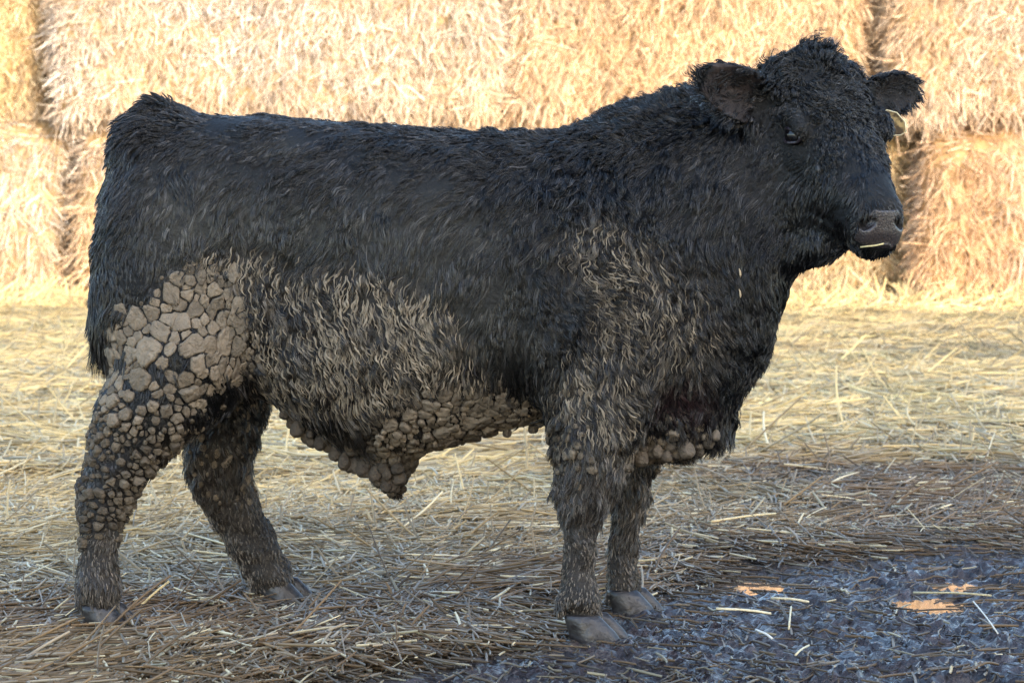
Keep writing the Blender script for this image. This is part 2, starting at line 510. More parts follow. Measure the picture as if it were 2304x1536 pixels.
# ------------------------------------------------------------------ the bull: an implicit volume turned into one continuous skin
class Vol:
    def __init__(s, lo, hi, h):
        s.lo = np.array(lo, float); s.h = h
        s.n = np.ceil((np.array(hi) - s.lo) / h).astype(int) + 1
        s.f = np.full(s.n, 0.5, dtype=np.float32)
    def add(s, lo, hi, fn, k, sub=False):
        a = np.maximum(np.floor((np.array(lo) - s.lo) / s.h).astype(int), 0)
        b = np.minimum(np.ceil((np.array(hi) - s.lo) / s.h).astype(int) + 1, s.n)
        if (b <= a).any(): return
        X = (s.lo[0] + s.h * np.arange(a[0], b[0]))[:, None, None]
        Y = (s.lo[1] + s.h * np.arange(a[1], b[1]))[None, :, None]
        Z = (s.lo[2] + s.h * np.arange(a[2], b[2]))[None, None, :]
        d = fn(X, Y, Z).astype(np.float32)
        sl = (slice(a[0], b[0]), slice(a[1], b[1]), slice(a[2], b[2]))
        f = s.f[sl]
        if sub:
            g = np.clip(0.5 - 0.5 * (f + d) / k, 0, 1)
            s.f[sl] = f * (1 - g) - d * g + k * g * (1 - g)
        else:
            g = np.clip(0.5 + 0.5 * (d - f) / k, 0, 1)
            s.f[sl] = d * (1 - g) + f * g - k * g * (1 - g)
    def cone(s, a, b, ra, rb, k=0.03, sub=False):
        a, b = np.array(a, float), np.array(b, float)
        m = max(ra, rb) + k + 0.05
        ab = b - a
        L2 = max((ab ** 2).sum(), 1e-9)
        def fn(X, Y, Z):
            t = np.clip(((X - a[0]) * ab[0] + (Y - a[1]) * ab[1] + (Z - a[2]) * ab[2]) / L2, 0, 1)
            return np.sqrt((X - a[0] - t * ab[0]) ** 2 + (Y - a[1] - t * ab[1]) ** 2 + (Z - a[2] - t * ab[2]) ** 2) - (ra + t * (rb - ra))
        s.add(np.minimum(a, b) - m, np.maximum(a, b) + m, fn, k, sub)
    def ell(s, c, r, k=0.04, rot=None, sub=False):
        c, r = np.array(c, float), np.array(r, float)
        m = r.max() + k + 0.05
        Rm = np.eye(3) if rot is None else np.array(rot)
        def fn(X, Y, Z):
            x, y, z = X - c[0], Y - c[1], Z - c[2]
            p = [Rm[i, 0] * x + Rm[i, 1] * y + Rm[i, 2] * z for i in range(3)]
            k0 = np.sqrt(sum((p[i] / r[i]) ** 2 for i in range(3)))
            k1 = np.sqrt(sum((p[i] / r[i] ** 2) ** 2 for i in range(3)))
            return k0 * (k0 - 1) / np.maximum(k1, 1e-6)
        s.add(c - m, c + m, fn, k, sub)

def surface_nets(f, lo, h):
    ins = f < 0
    n = np.array(f.shape)
    cnt = np.zeros(n - 1, dtype=np.int8)
    for a in (0, 1):
        for b in (0, 1):
            for c in (0, 1):
                cnt += ins[a:n[0] - 1 + a, b:n[1] - 1 + b, c:n[2] - 1 + c]
    mask = (cnt > 0) & (cnt < 8)
    idx = np.argwhere(mask)
    vid = np.full(n - 1, -1, dtype=np.int32)
    vid[mask] = np.arange(len(idx))
    cs = [(a, b, c) for a in (0, 1) for b in (0, 1) for c in (0, 1)]
    val = {q: f[idx[:, 0] + q[0], idx[:, 1] + q[1], idx[:, 2] + q[2]] for q in cs}
    acc = np.zeros((len(idx), 3)); num = np.zeros(len(idx))
    for q in cs:
        for ax in range(3):
            if q[ax] == 0:
                q2 = list(q); q2[ax] = 1; q2 = tuple(q2)
                va, vb = val[q], val[q2]
                cr = (va < 0) != (vb < 0)
                t = np.where(cr, va / np.where(cr, va - vb, 1), 0)
                p = np.array(q, float)[None] + t[:, None] * (np.array(q2) - np.array(q))[None]
                acc += np.where(cr[:, None], p, 0); num += cr
    v = np.array(lo) + h * (idx + acc / num[:, None])
    faces = []
    for ax in range(3):
        o1, o2 = (ax + 1) % 3, (ax + 2) % 3
        s0 = [slice(1, -1)] * 3; s1 = [slice(1, -1)] * 3
        s0[ax] = slice(0, -1); s1[ax] = slice(1, None)
        A, B = ins[tuple(s0)], ins[tuple(s1)]
        e = np.argwhere(A != B)
        flip = A[e[:, 0], e[:, 1], e[:, 2]]
        e = e.copy(); e[:, o1] += 1; e[:, o2] += 1
        def cell(d1, d2):
            c = e.copy(); c[:, o1] += d1; c[:, o2] += d2
            return vid[c[:, 0], c[:, 1], c[:, 2]]
        qd = np.stack([cell(-1, -1), cell(0, -1), cell(0, 0), cell(-1, 0)], 1)
        qd[~flip] = qd[~flip][:, ::-1]
        faces.append(qd)
    return v, np.concatenate(faces)

def laplace(v, f, it=2, w=0.5):
    e = np.concatenate([f[:, [0, 1]], f[:, [1, 2]], f[:, [2, 3]], f[:, [3, 0]]])
    e = np.concatenate([e, e[:, ::-1]])
    deg = np.bincount(e[:, 0], minlength=len(v))[:, None]
    for _ in range(it):
        s = np.stack([np.bincount(e[:, 0], weights=v[e[:, 1], c], minlength=len(v)) for c in range(3)], 1)
        v = v * (1 - w) + w * s / np.maximum(deg, 1)
    return v

def vnormals(v, f):
    fn = np.cross(v[f[:, 2]] - v[f[:, 0]], v[f[:, 3]] - v[f[:, 1]])
    n = np.zeros_like(v)
    for c in range(3):
        n[:, c] = sum(np.bincount(f[:, q], weights=fn[:, c], minlength=len(v)) for q in range(4))
    return norm(n), fn

def spl(x, xs, ys):
    xs, ys = np.array(xs, float), np.array(ys, float)
    m = np.gradient(ys, xs)
    t = np.linspace(xs[0], xs[-1], 600)
    i = np.clip(np.searchsorted(xs, t) - 1, 0, len(xs) - 2)
    hh = xs[i + 1] - xs[i]; s = (t - xs[i]) / hh
    y = ((2 * s**3 - 3 * s**2 + 1) * ys[i] + (s**3 - 2 * s**2 + s) * hh * m[i] + (-2 * s**3 + 3 * s**2) * ys[i + 1] + (s**3 - s**2) * hh * m[i + 1])
    return np.interp(x, t, y)

YC_X = [W(u, 0)[0] for u in (150, 1300, 1500, 1650, 1720, 1800)]
YC_Y = [0.17, 0.0, -0.015, -0.045, -0.075, -0.11]
def yc(x): return np.interp(x, YC_X, YC_Y)
def ycu(u): return float(yc((u - 1152.0) * BULL_D / FPX))

TORSO = [  # photo u, top v, bottom v, half width
    (236, 520, 720, .09), (252, 405, 800, .14), (276, 320, 850, .175), (312, 280, 870, .195), (350, 258, 880, .21), (400, 246, 885, .22),
    (450, 256, 885, .23), (520, 262, 880, .235), (600, 262, 892, .24), (680, 270, 942, .26), (780, 278, 1000, .28), (880, 286, 1022, .29),
    (980, 296, 998, .29), (1100, 302, 965, .28), (1200, 306, 945, .272), (1300, 294, 950, .265), (1400, 275, 960, .255), (1500, 257, 975, .24),
    (1570, 245, 965, .225), (1630, 240, 915, .205), (1680, 260, 850, .18), (1730, 300, 760, .145), (1758, 350, 650, .11)]
B = Vol((-1.12, -0.62, -0.03), (1.12, 0.62, 1.46), 0.007)
tu = np.array([t[0] for t in TORSO], float)
txs = np.array([W(u, 0, ycu(u))[0] for u in tu])
def torso(X, Y, Z):
    x = X[:, 0, 0]
    u = np.interp(x, txs, tu)
    sc = (BULL_D + yc(x)) / FPX
    top = CAM_H - (spl(u, tu, [t[1] for t in TORSO]) - HORIZON) * sc
    bot = CAM_H - (spl(u, tu, [t[2] for t in TORSO]) - HORIZON) * sc
    hw = spl(u, tu, [t[3] for t in TORSO])
    zc, hz = ((top + bot) / 2)[:, None, None], ((top - bot) / 2)[:, None, None]
    zn = (Z - zc) / hz
    w = hw[:, None, None] * (1.0 - 0.10 * np.clip(zn, 0, 1) ** 2 - 0.12 * np.clip(-zn, 0, 1) ** 2)
    q = (np.abs((Y - yc(x)[:, None, None]) / w) ** 2.5 + np.abs(zn) ** 2.5) ** (1 / 2.5)
    d = (q - 1) * np.minimum(w, hz) 
    return np.maximum(d, np.maximum(txs[0] - X, X - txs[-1]))
B.add((txs[0] - .06, -.4, .3), (txs[-1] + .06, .5, 1.45), torso, 0.02)

def chain(rows, y0, y1, inset=0.006, k=0.03, wide=1.0):
    """leg from rows (v, left u, right u), depth going from y0 at the top to y1 at the foot"""
    P = []
    for i, (v, l, r) in enumerate(rows):
        y = y0 + (y1 - y0) * min(1, i / (len(rows) * 0.6))
        P.append((W((l + r) / 2, v, y), (r - l) / 2 * (BULL_D + y) / FPX * wide - inset))
    for (a, ra), (b, rb) in zip(P, P[1:]):
        B.cone(a, b, ra, rb, k)

yh, yf_ = ycu(300), ycu(1330)
# near hind leg
B.ell(W(360, 640, yh - .13), (.155, .13, .30), .06)
B.ell(W(420, 790, yh - .15), (.15, .085, .17), .05)
chain([(800, 246, 560), (880, 238, 500), (940, 204, 440), (1000, 194, 380), (1050, 188, 345), (1100, 184, 312), (1150, 180, 287), (1200, 177, 277), (1260, 172, 272), (1310, 166, 270), (1350, 178, 272), (1392, 190, 285)], yh - .15, -0.04, inset=.011, wide=0.94)
B.ell(W(196, 1130, -.03), (.026, .034, .05), .02)
# far hind leg
B.ell(W(420, 640, yh + .13), (.16, .12, .28), .06)
chain([(800, 380, 610), (880, 430, 610), (940, 424, 594), (1000, 404, 572), (1050, 414, 568), (1100, 438, 576), (1150, 464, 592), (1200, 494, 614), (1250, 528, 640), (1300, 556, 664), (1330, 580, 678)], yh + .12, 0.36, inset=.012, wide=0.96)
# near front leg
B.ell(W(1340, 690, -.185), (.17, .085, .27), .06)
B.ell(W(1350, 880, -.18), (.12, .085, .16), .05)
chain([(900, 1246, 1446), (960, 1242, 1440), (1010, 1242, 1428), (1060, 1246, 1408), (1100, 1250, 1388), (1150, 1258, 1366), (1200, 1262, 1352), (1250, 1262, 1347), (1300, 1260, 1346), (1350, 1262, 1352), (1395, 1276, 1366)], -.18, -.19, inset=.016)
# far front leg
B.ell(W(1400, 720, .16), (.16, .08, .25), .06)
chain([(960, 1385, 1500), (1040, 1394, 1490), (1100, 1386, 1470), (1150, 1374, 1458), (1200, 1366, 1446), (1250, 1361, 1441), (1300, 1364, 1440), (1345, 1374, 1446)], .16, .19, inset=.016)
for (ku, kv, ky, kr) in ((1318, 1120, -.2, .049), (1302, 1338, -.19, .042), (1418, 1115, .19, .045), (1402, 1318, .19, .040), (222, 1315, -.04, .046), (602, 1292, .36, .045)):
    B.ell(W(ku, kv, ky), (kr, kr * .95, kr * .8), .02)
for (ku, kv, ky) in ((1262, 1365, -.19), (1368, 1345, .19), (176, 1340, -.04), (566, 1318, .36)):
    for sy in (-.022, .022):
        B.cone(W(ku + 6, kv - 14, ky + sy), W(ku - 2, kv + 12, ky + sy), .014, .009, .008)
# sheath, brisket, neck
B.cone(W(860, 985, ycu(860)), W(884, 1085, ycu(880)), .075, .030, .06)
B.ell(W(1500, 935, -.02), (.14, .13, .09), .06)
B.cone(W(1520, 480, -.02), W(1712, 370, -.07), .215, .135, .07)
B.cone(W(1430, 345, -.0), W(1690, 285, -.07), .085, .09, .06)
B.cone(W(1630, 560, -.04), W(1735, 490, -.09), .17, .105, .06)
B.cone(W(1725, 540, -.10), W(1850, 548, -.22), .08, .04, .04)       # throat under the jaw
# hip, rump and shoulder relief
B.ell(W(330, 330, yh - .09), (.08, .06, .06), .05)
B.ell(W(1150, 690, -.335), (.05, .06, .20), .05, sub=True)
B.ell(W(600, 700, ycu(600) - .315), (.06, .055, .16), .06, sub=True)
# tail down the rear contour
TAIL = [(345, 262, .045), (300, 296, .04), (270, 360, .034), (248, 450, .028), (234, 550, .024), (226, 640, .021), (220, 720, .020), (217, 765, .017)]
for (u0, v0, r0), (u1, v1, r1) in zip(TAIL, TAIL[1:]):
    B.cone(W(u0 + 8, v0, yh - .05), W(u1 + 8, v1, yh - .05), r0, r1, .012)

# head frame: A along the face to the muzzle, N out of the forehead, S out of the near (right) cheek
TH, PI_ = R(65), R(43)
FH = np.array((math.cos(TH), -math.sin(TH), 0))
A_ = math.cos(PI_) * FH + np.array((0, 0, -math.sin(PI_)))
N_ = math.sin(PI_) * FH + np.array((0, 0, math.cos(PI_)))
S_ = np.array((-math.sin(TH), -math.cos(TH), 0))
HO = W(1842, 160, -0.12)
def HW(s, t, l): return HO + A_ * s + N_ * t + S_ * l
HEAD = [  # s, dorsal t, ventral t, half width
    (-.075, -.05, -.12, .05), (-.05, -.012, -.16, .108), (0.0, 0.006, -.20, .136), (.05, .016, -.23, .146), (.12, .016, -.27, .138), (.18, .008, -.285, .122), (.25, .000, -.295, .110),
    (.31, -.010, -.270, .094), (.36, -.014, -.222, .077), (.40, -.016, -.188, .068), (.43, -.022, -.172, .065), (.452, -.038, -.166, .061), (.470, -.060, -.158, .053), (.484, -.080, -.148, .040), (.492, -.098, -.138, .026)]
HEAD = [(q[0] * (.95 if q[0] > 0 else 1),) + q[1:] for q in HEAD]
hs_ = [q[0] for q in HEAD]
def head_local(s, t, l, grow=0.0):
    top, bot, hw = spl(s, hs_, [q[1] for q in HEAD]) + grow, spl(s, hs_, [q[2] for q in HEAD]) - grow, spl(s, hs_, [q[3] for q in HEAD]) + grow
    tc, ht = (top + bot) / 2, (top - bot) / 2
    tn = (t - tc) / ht
    w = hw * (1 - 0.28 * smooth(0.0, 1.0, -tn) - .05 * np.clip(tn, 0, 1) ** 2)
    q = (np.abs(l / w) ** 2.6 + np.abs(tn) ** 2.6) ** (1 / 2.6)
    return np.maximum((q - 1) * np.minimum(w, ht), np.maximum(hs_[0] - s, s - hs_[-1] - grow))
def to_local(X, Y, Z):
    x, y, z = X - HO[0], Y - HO[1], Z - HO[2]
    return [a[0] * x + a[1] * y + a[2] * z for a in (A_, N_, S_)]
B.add(HO - np.array((.35, .45, .55)), HO + np.array((.4, .3, .15)), lambda X, Y, Z: head_local(*to_local(X, Y, Z)), 0.05)
B.ell(HW(.21, -.20, .075), (.085, .07, .05), .03, rot=[A_, N_, S_])          # cheek muscles
B.ell(HW(.21, -.20, -.075), (.085, .07, .05), .03, rot=[A_, N_, S_])
EYE_ST = (.160, -.054)
for sg in (1, -1):
    B.ell(HW(.150, -.026, .112 * sg), (.045, .022, .022), .02, rot=[A_, N_, S_])   # brow ridge
    B.ell(HW(.215, -.085, .106 * sg), (.075, .012, .014), .02, rot=[A_, N_, S_])      # facial crest
    B.ell(HW(.285, -.085, .118 * sg), (.07, .035, .022), .03, rot=[A_, N_, S_], sub=True)
    B.ell(HW(.215, -.045, .128 * sg), (.022, .014, .014), .015, rot=[A_, N_, S_], sub=True)
B.ell(HW(.0, -.03, 0), (.07, .06, .10), .04, rot=[A_, N_, S_])               # poll
# ears: cupped shells
def ear(base, tip, face, half, k=0.015):
    base, tip = np.array(base), np.array(tip)
    e1 = tip - base; L = np.linalg.norm(e1); e1 /= L
    e3 = np.array(face, float); e3 -= e1 * (e3 @ e1); e3 /= np.linalg.norm(e3)
    e2 = np.cross(e3, e1)
    def fn(X, Y, Z):
        x, y, z = X - base[0], Y - base[1], Z - base[2]
        a, b, c = [q[0] * x + q[1] * y + q[2] * z for q in (e1, e2, e3)]
        tt = np.clip(a / L, 0, 1)
        w = half * (0.55 + 1.25 * tt - 1.35 * tt ** 2.2)
        cup = 9.0 * (b ** 2) - 0.012
        da = np.maximum(-a, a - L)
        edge = np.maximum(np.abs(b) - w, da)
        return np.maximum(np.abs(c - cup) - 0.0095, edge)
    m = 0.09
    B.add(np.minimum(base, tip) - m, np.maximum(base, tip) + m, fn, k)
    return base, e1, e2, e3, L
EARN = ear(W(1735, 245, -.19), W(1586, 172, -.275), (.25, -.9, -.15), .069)
EARF = ear(W(1938, 220, -.09), W(2070, 200, .0), (.45, -.85, -.05), .053)
NOSTRIL = ((.441, -.054, .031, .0065), (.439, -.058, .038, .0088), (.435, -.066, .044, .0088), (.432, -.076, .047, .0060))
for a_s, b_t, c_l, r_n in NOSTRIL:
    for sg in (1, -1):
        B.ell(HW(a_s - .004, b_t, c_l * .96 * sg), (r_n * 1.9, r_n * 1.15, r_n * 1.1), .004, rot=[A_, N_, S_], sub=True)
# sockets, mouth line
for sg in (1, -1):
    for q in np.linspace(.31, .447, 8):
        B.ell(HW(q, -.122 - .16 * (.447 - q), sg * (np.interp(q, [.31, .40, .447], [.083, .066, .03]))), (.014, .0035, .012), .006, rot=[A_, N_, S_], sub=True)

bv, bf = surface_nets(B.f, B.lo, B.h)
bv = laplace(bv, bf, 3, 0.5)
bn, bfn = vnormals(bv, bf)
legw = smooth(.62, .40, bv[:, 2])
bv = bv + bn * ((.007 * vnoise(bv * 30, 61) + .004 * vnoise(bv * 60, 62)) * legw)[:, None]
# keep only what belongs to the largest piece: drop nothing, the union is connected
bn, bfn = vnormals(bv, bf)

q_ = bv - HO
k_ = (np.hypot(q_ @ A_ - EYE_ST[0], q_ @ N_ - EYE_ST[1]) < .010) & (np.abs(q_ @ S_) > .08) & (np.abs(q_ @ S_) < .15)
EYE = HW(*EYE_ST, np.max(np.where(k_, q_ @ S_, -1)) - .0125)
EYE2 = HW(*EYE_ST, np.min(np.where(k_, q_ @ S_, 1)) + .0165)
BULL_BASE = (0.05, 0.06, 0.0)
bull = empty("bull", BULL_BASE)
tag(bull, "shaggy black bull standing side-on, its flanks, belly and legs caked in dried mud", "bull")

# ------------------------------------------------------------------ maps over the bull's hide (photo-shaped mud patches, hair length and lie)
def poly_sd(u, v, poly):
    """signed distance in pixels to a polygon, negative inside"""
    P = np.array(poly, float); Q = np.roll(P, -1, 0)
    d = np.full(len(u), 1e9); ins = np.zeros(len(u), bool)
    for (x0, y0), (x1, y1) in zip(P, Q):
        ex, ey = x1 - x0, y1 - y0
        t = np.clip(((u - x0) * ex + (v - y0) * ey) / (ex * ex + ey * ey + 1e-9), 0, 1)
        d = np.minimum(d, np.hypot(u - x0 - t * ex, v - y0 - t * ey))
        c = ((y0 > v) != (y1 > v))
        ins ^= c & (u < (x1 - x0) * (v - y0) / np.where(y1 == y0, 1e-9, y1 - y0) + x0)
    return np.where(ins, -d, d)

def hide_uv(p):
    """photo-plane coordinates of a hide point; the far side mirrors the near one"""
    q = p.copy()
    c = yc(q[:, 0])
    hd = (((p - HO) @ A_) > -0.05) & (q[:, 0] > W(1690, 0)[0])
    q[:, 1] = np.where(hd, q[:, 1], np.where(q[:, 1] > c, 2 * c - q[:, 1], q[:, 1]))
    low = p[:, 2] < 0.55
    q[low] = p[low]
    u, v = UV(q)
    return u, v

PLATE_POLY = [
    [(238, 715), (330, 690), (395, 625), (450, 600), (520, 610), (545, 700), (565, 790), (545, 845), (480, 870), (430, 930), (400, 1010), (350, 1060), (315, 1110), (285, 1215), (240, 1190), (180, 1225), (184, 1060), (200, 960), (238, 890), (236, 800)],
    [(820, 950), (890, 895), (1000, 868), (1130, 880), (1215, 925), (1210, 985), (1100, 1010), (950, 1060), (915, 1120), (850, 1115)],
    [(1425, 985), (1480, 965), (1590, 955), (1620, 1000), (1500, 1045), (1430, 1050)]]
PLATE_W = [1.0, .95, .8]
SPARSE_POLY = [[(400, 900), (610, 890), (600, 1000), (570, 1150), (470, 1150), (400, 1010)], [(610, 900), (830, 950), (860, 1110), (740, 1070), (640, 980)], [(1240, 880), (1330, 880), (1340, 1100), (1250, 1110)]]
LOCK_POLY = [([(400, 620), (470, 545), (560, 550), (640, 570), (700, 600), (800, 590), (880, 610), (1000, 660), (1060, 780), (1140, 890), (900, 930), (640, 930), (560, 860), (540, 720)], 1.0),
             ([(1265, 520), (1370, 468), (1420, 500), (1480, 550), (1570, 600), (1620, 720), (1580, 820), (1450, 860), (1440, 1020), (1240, 1030), (1245, 850), (1330, 740), (1290, 620)], 0.76)]
def plate_map(u, v):
    o = np.zeros(len(u))
    for P, w in zip(PLATE_POLY, PLATE_W):
        o = np.maximum(o, w * smooth(26, -26, poly_sd(u, v, P)))
    return o
def sparse_map(u, v):
    o = np.zeros(len(u))
    for P in SPARSE_POLY:
        o = np.maximum(o, smooth(10, -20, poly_sd(u, v, P)))
    return o
def lock_map(u, v):
    o = np.zeros(len(u))
    for P, w in LOCK_POLY:
        o = np.maximum(o, w * smooth(50, -45, poly_sd(u, v, P)))
    return o

LIE = [  # u, v, length cm, direction, lift, curl
    (400, 238, 3.2, -.8, .2, .6, .3), (320, 290, 3.6, -.8, .3, .6, .3), (500, 260, 2.6, -.9, .2, .25, .3), (330, 360, 2.6, -.5, .8, .2, .3), (240, 470, 3.4, -.6, .9, .45, .3),
    (400, 450, 3, -.4, .8, .2, .4), (300, 620, 2.6, -.2, 1, .15, .3), (225, 700, 4.5, -.35, 1, .4, .2), (218, 760, 7, -.1, 1, .2, .2),
    (700, 270, 2.8, -.9, .3, .3, .3), (1000, 292, 3.2, -.8, .2, .4, .3), (1200, 295, 4, -.6, .1, .6, .4), (600, 350, 3, -.8, .4, .2, .5), (760, 370, 4, -.8, .5, .22, .6), (960, 390, 4, -.8, .5, .2, .5),
    (700, 500, 4.2, -.5, .9, .2, .6), (950, 560, 4.5, -.3, .95, .15, .35), (520, 560, 4, -.3, .9, .2, .6), (700, 800, 4.4, .1, 1, .11, .6), (900, 800, 4.2, .15, 1, .10, .6), (800, 680, 4.2, -.1, 1, .11, .55), (620, 680, 4, .0, 1, .12, .6), (1090, 760, 4, -.3, .9, .15, .3),
    (1170, 880, 3.5, -.3, 1, .2, .3), (750, 980, 4, .1, 1, .2, .2), (1050, 970, 3, .1, 1, .3, .2), (880, 1080, 3, .1, 1, .3, .2),
    (1230, 400, 5, -.5, .8, .3, .7), (1400, 480, 4.5, -.3, 1, .25, .7), (1350, 640, 4.5, .3, .9, .25, .9), (1500, 650, 5, -.1, 1, .22, .6), (1330, 850, 4.5, .1, 1, .2, .5), (1450, 890, 4, .3, .9, .25, .5),
    (1400, 270, 4.5, -.5, -.1, .7, .5), (1500, 225, 5.5, -.4, -.5, .85, .5), (1580, 205, 5.5, -.3, -.6, .85, .5), (1550, 380, 4.5, -.4, 1, .25, .5), (1680, 430, 4.5, -.5, .8, .28, .5), (1700, 600, 4.5, -.1, 1, .25, .4),
    (1720, 760, 4.5, .3, 1, .35, .5), (1660, 880, 5.5, .1, 1, .35, .5), (1550, 970, 4.5, -.1, 1, .3, .4),
    (1330, 1050, 3, -.2, 1, .3, .4), (1255, 1090, 3.5, -.6, .9, .45, .4), (1305, 1230, 1.3, 0, 1, .18, .15), (1310, 1370, 1.3, .1, 1, .25, .15), (1430, 1080, 2.8, -.2, 1, .25, .3), (1375, 1180, 3, -.5, 1, .4, .3), (1400, 1280, 1.3, 0, 1, .18, .2),
    (230, 1220, 1.4, -.1, 1, .2, .2), (280, 1010, 2.2, .1, 1, .3, .2), (225, 1350, 2.2, .1, 1, .25, .2), (560, 930, 3.2, .6, .8, .4, .3), (450, 1000, 2.4, .1, 1, .25, .2), (560, 1180, 1.5, .4, 1, .2, .2), (620, 1300, 1.4, .4, 1, .2, .2),
    (1835, 118, 4.6, .1, -1, .8, .8), (1905, 140, 3.0, .7, -.5, .4, .7), (1745, 185, 3.6, -.7, -.3, .45, .8), (1850, 200, 3.8, .1, .6, .3, 1.0), (1930, 220, 3.0, .3, .9, .22, .8), (1965, 190, 2.6, .6, .4, .25, .6), (1885, 320, 2.8, .15, 1, .22, .8), (1800, 265, 2.2, -.5, -.4, .25, .5), (1960, 320, 2.8, .2, 1, .3, .6),
    (1790, 400, 2.8, -.6, .8, .2, .4), (1700, 330, 4.2, -.6, .9, .3, .6), (1750, 240, 3.2, -.8, .4, .3, .8), (1930, 400, 1.9, -.3, .8, .16, .2), (1980, 420, 1.8, .2, .9, .2, .2), (1890, 490, 1.6, -.8, .4, .12, .2), (1930, 560, 1.5, -.4, 1, .25, .2), (1850, 560, 2.6, -.3, 1, .3, .3), (1790, 590, 3.4, -.3, 1, .3, .3),
    (1600, 160, 2.4, -.9, -.1, .4, .4), (1650, 170, 2.8, -.8, -.3, .45, .5), (1650, 260, 3.6, -.7, .8, .4, .4), (2060, 190, 2.2, .9, 0, .4, .3), (2000, 200, 3.0, .7, -.3, .4, .5), (2040, 250, 2.2, .5, .9, .4, .3)]
LIE = np.array(LIE)
def lie(u, v):
    num = np.zeros((len(u), 5)); den = np.zeros(len(u))
    for row in LIE:
        w = 1.0 / (((u - row[0]) ** 2 + (v - row[1]) ** 2) / 3600.0 + 0.12) ** 2.2
        num += w[:, None] * row[2:][None]; den += w
    return num / den[:, None]

def hide_color(p):
    """base hair colour and how far mud tints it, per point"""
    n = len(p)
    u, v = hide_uv(p)
    c = np.empty((n, 3)); c[:] = (0.0028, 0.0026, 0.0033)
    # dust in the coat over the ribs and rump: greyish brown
    dust = np.exp(-(((u - 760) / 330) ** 2 + ((v - 500) / 75) ** 2)) + .7 * np.exp(-(((u - 420) / 120) ** 2 + ((v - 480) / 130) ** 2)) + .5 * np.exp(-(((u - 640) / 60) ** 2 + ((v - 330) / 30) ** 2)) \
        + .55 * np.exp(-(((u - 1060) / 200) ** 2 + ((v - 680) / 200) ** 2)) + .30 * np.exp(-(((u - 1850) / 110) ** 2 + ((v - 240) / 90) ** 2)) + .35 * np.exp(-(((u - 1940) / 40) ** 2 + ((v - 440) / 30) ** 2)) + .22 * np.exp(-(((u - 1680) / 160) ** 2 + ((v - 420) / 120) ** 2))
    c += np.clip(dust, 0, 1)[:, None] * np.array([0.034, 0.032, 0.024])
    # reddish rubbed patch on the brisket
    red = np.exp(-(((u - 1545) / 60) ** 2 + ((v - 885) / 40) ** 2))
    c += red[:, None] * np.array([0.030, 0.014, 0.014])
    m = lock_map(u, v)
    low = smooth(900, 1130, v)
    return u, v, c, m, low

def ear_inside(P, Nm):
    o = np.zeros(len(P), bool)
    for base, e1, e2, e3, L in (EARN, EARF):
        q = P - base
        a, b = q @ e1, q @ e2
        o |= (a > .045) & (a < L * .97) & (np.abs(b) < .055) & (np.abs(q @ e3) < .06) & (Nm @ e3 > .35)
    return o
def free_of_face_parts(P):
    q = P - HO
    s, t, l = q @ A_, q @ N_, q @ S_
    nose = (s > .404 + .55 * np.abs(l)) & (t > -.108) & (t < -.038)
    eye = (np.linalg.norm(P - EYE, axis=1) < .0275) | (np.linalg.norm(P - EYE2, axis=1) < .0275)
    foot = P[:, 2] < 0.035
    return ~(nose | eye | foot)

# ------------------------------------------------------------------ skin object
u, v, c, m, low = hide_color(bv)
pl = plate_map(u, v)
skin = c * 0.7
nz = fbm(bv * 14, 3, 21)
skin = skin + (np.clip(0.22 * low * (0.7 + .6 * nz) * (1 - .8 * pl) + .10 * m, 0, 1))[:, None] * np.array([0.16, 0.13, 0.10])
EB = np.array([EARN[0], EARF[0]])
inner = ear_inside(bv, bn)
skin[inner] = np.array([0.044, 0.031, 0.027]) * (0.7 + .6 * nz[inner] - .55 * (u[inner] > 1900))[:, None]
qn = bv - HO
nose_in = (qn @ A_ > .395) & (qn @ N_ > -.105) & (qn @ N_ < -.03)
skin[nose_in] = np.array([0.006, 0.004, 0.004])
t4 = np.ones((len(bv), 4)); t4[:, :3] = np.clip(skin, 0.004, 0.5)
body = mesh_obj("body", bv, bf, M_SKIN, bull, attrs={"tint": t4})

# ------------------------------------------------------------------ coat
areas = 0.5 * np.linalg.norm(bfn, axis=1)
cen = bv[bf].mean(1)
def sample_hide(n, weight=None):
    w = areas if weight is None else areas * weight
    k = rng.choice(len(bf), n, p=w / w.sum())
    ab = rng.random((n, 2)); a, b = ab[:, :1], ab[:, 1:]
    W4 = [(1 - a) * (1 - b), a * (1 - b), a * b, (1 - a) * b]
    return sum(W4[i] * bv[bf[k, i]] for i in range(4)), norm(sum(W4[i] * bn[bf[k, i]] for i in range(4)))

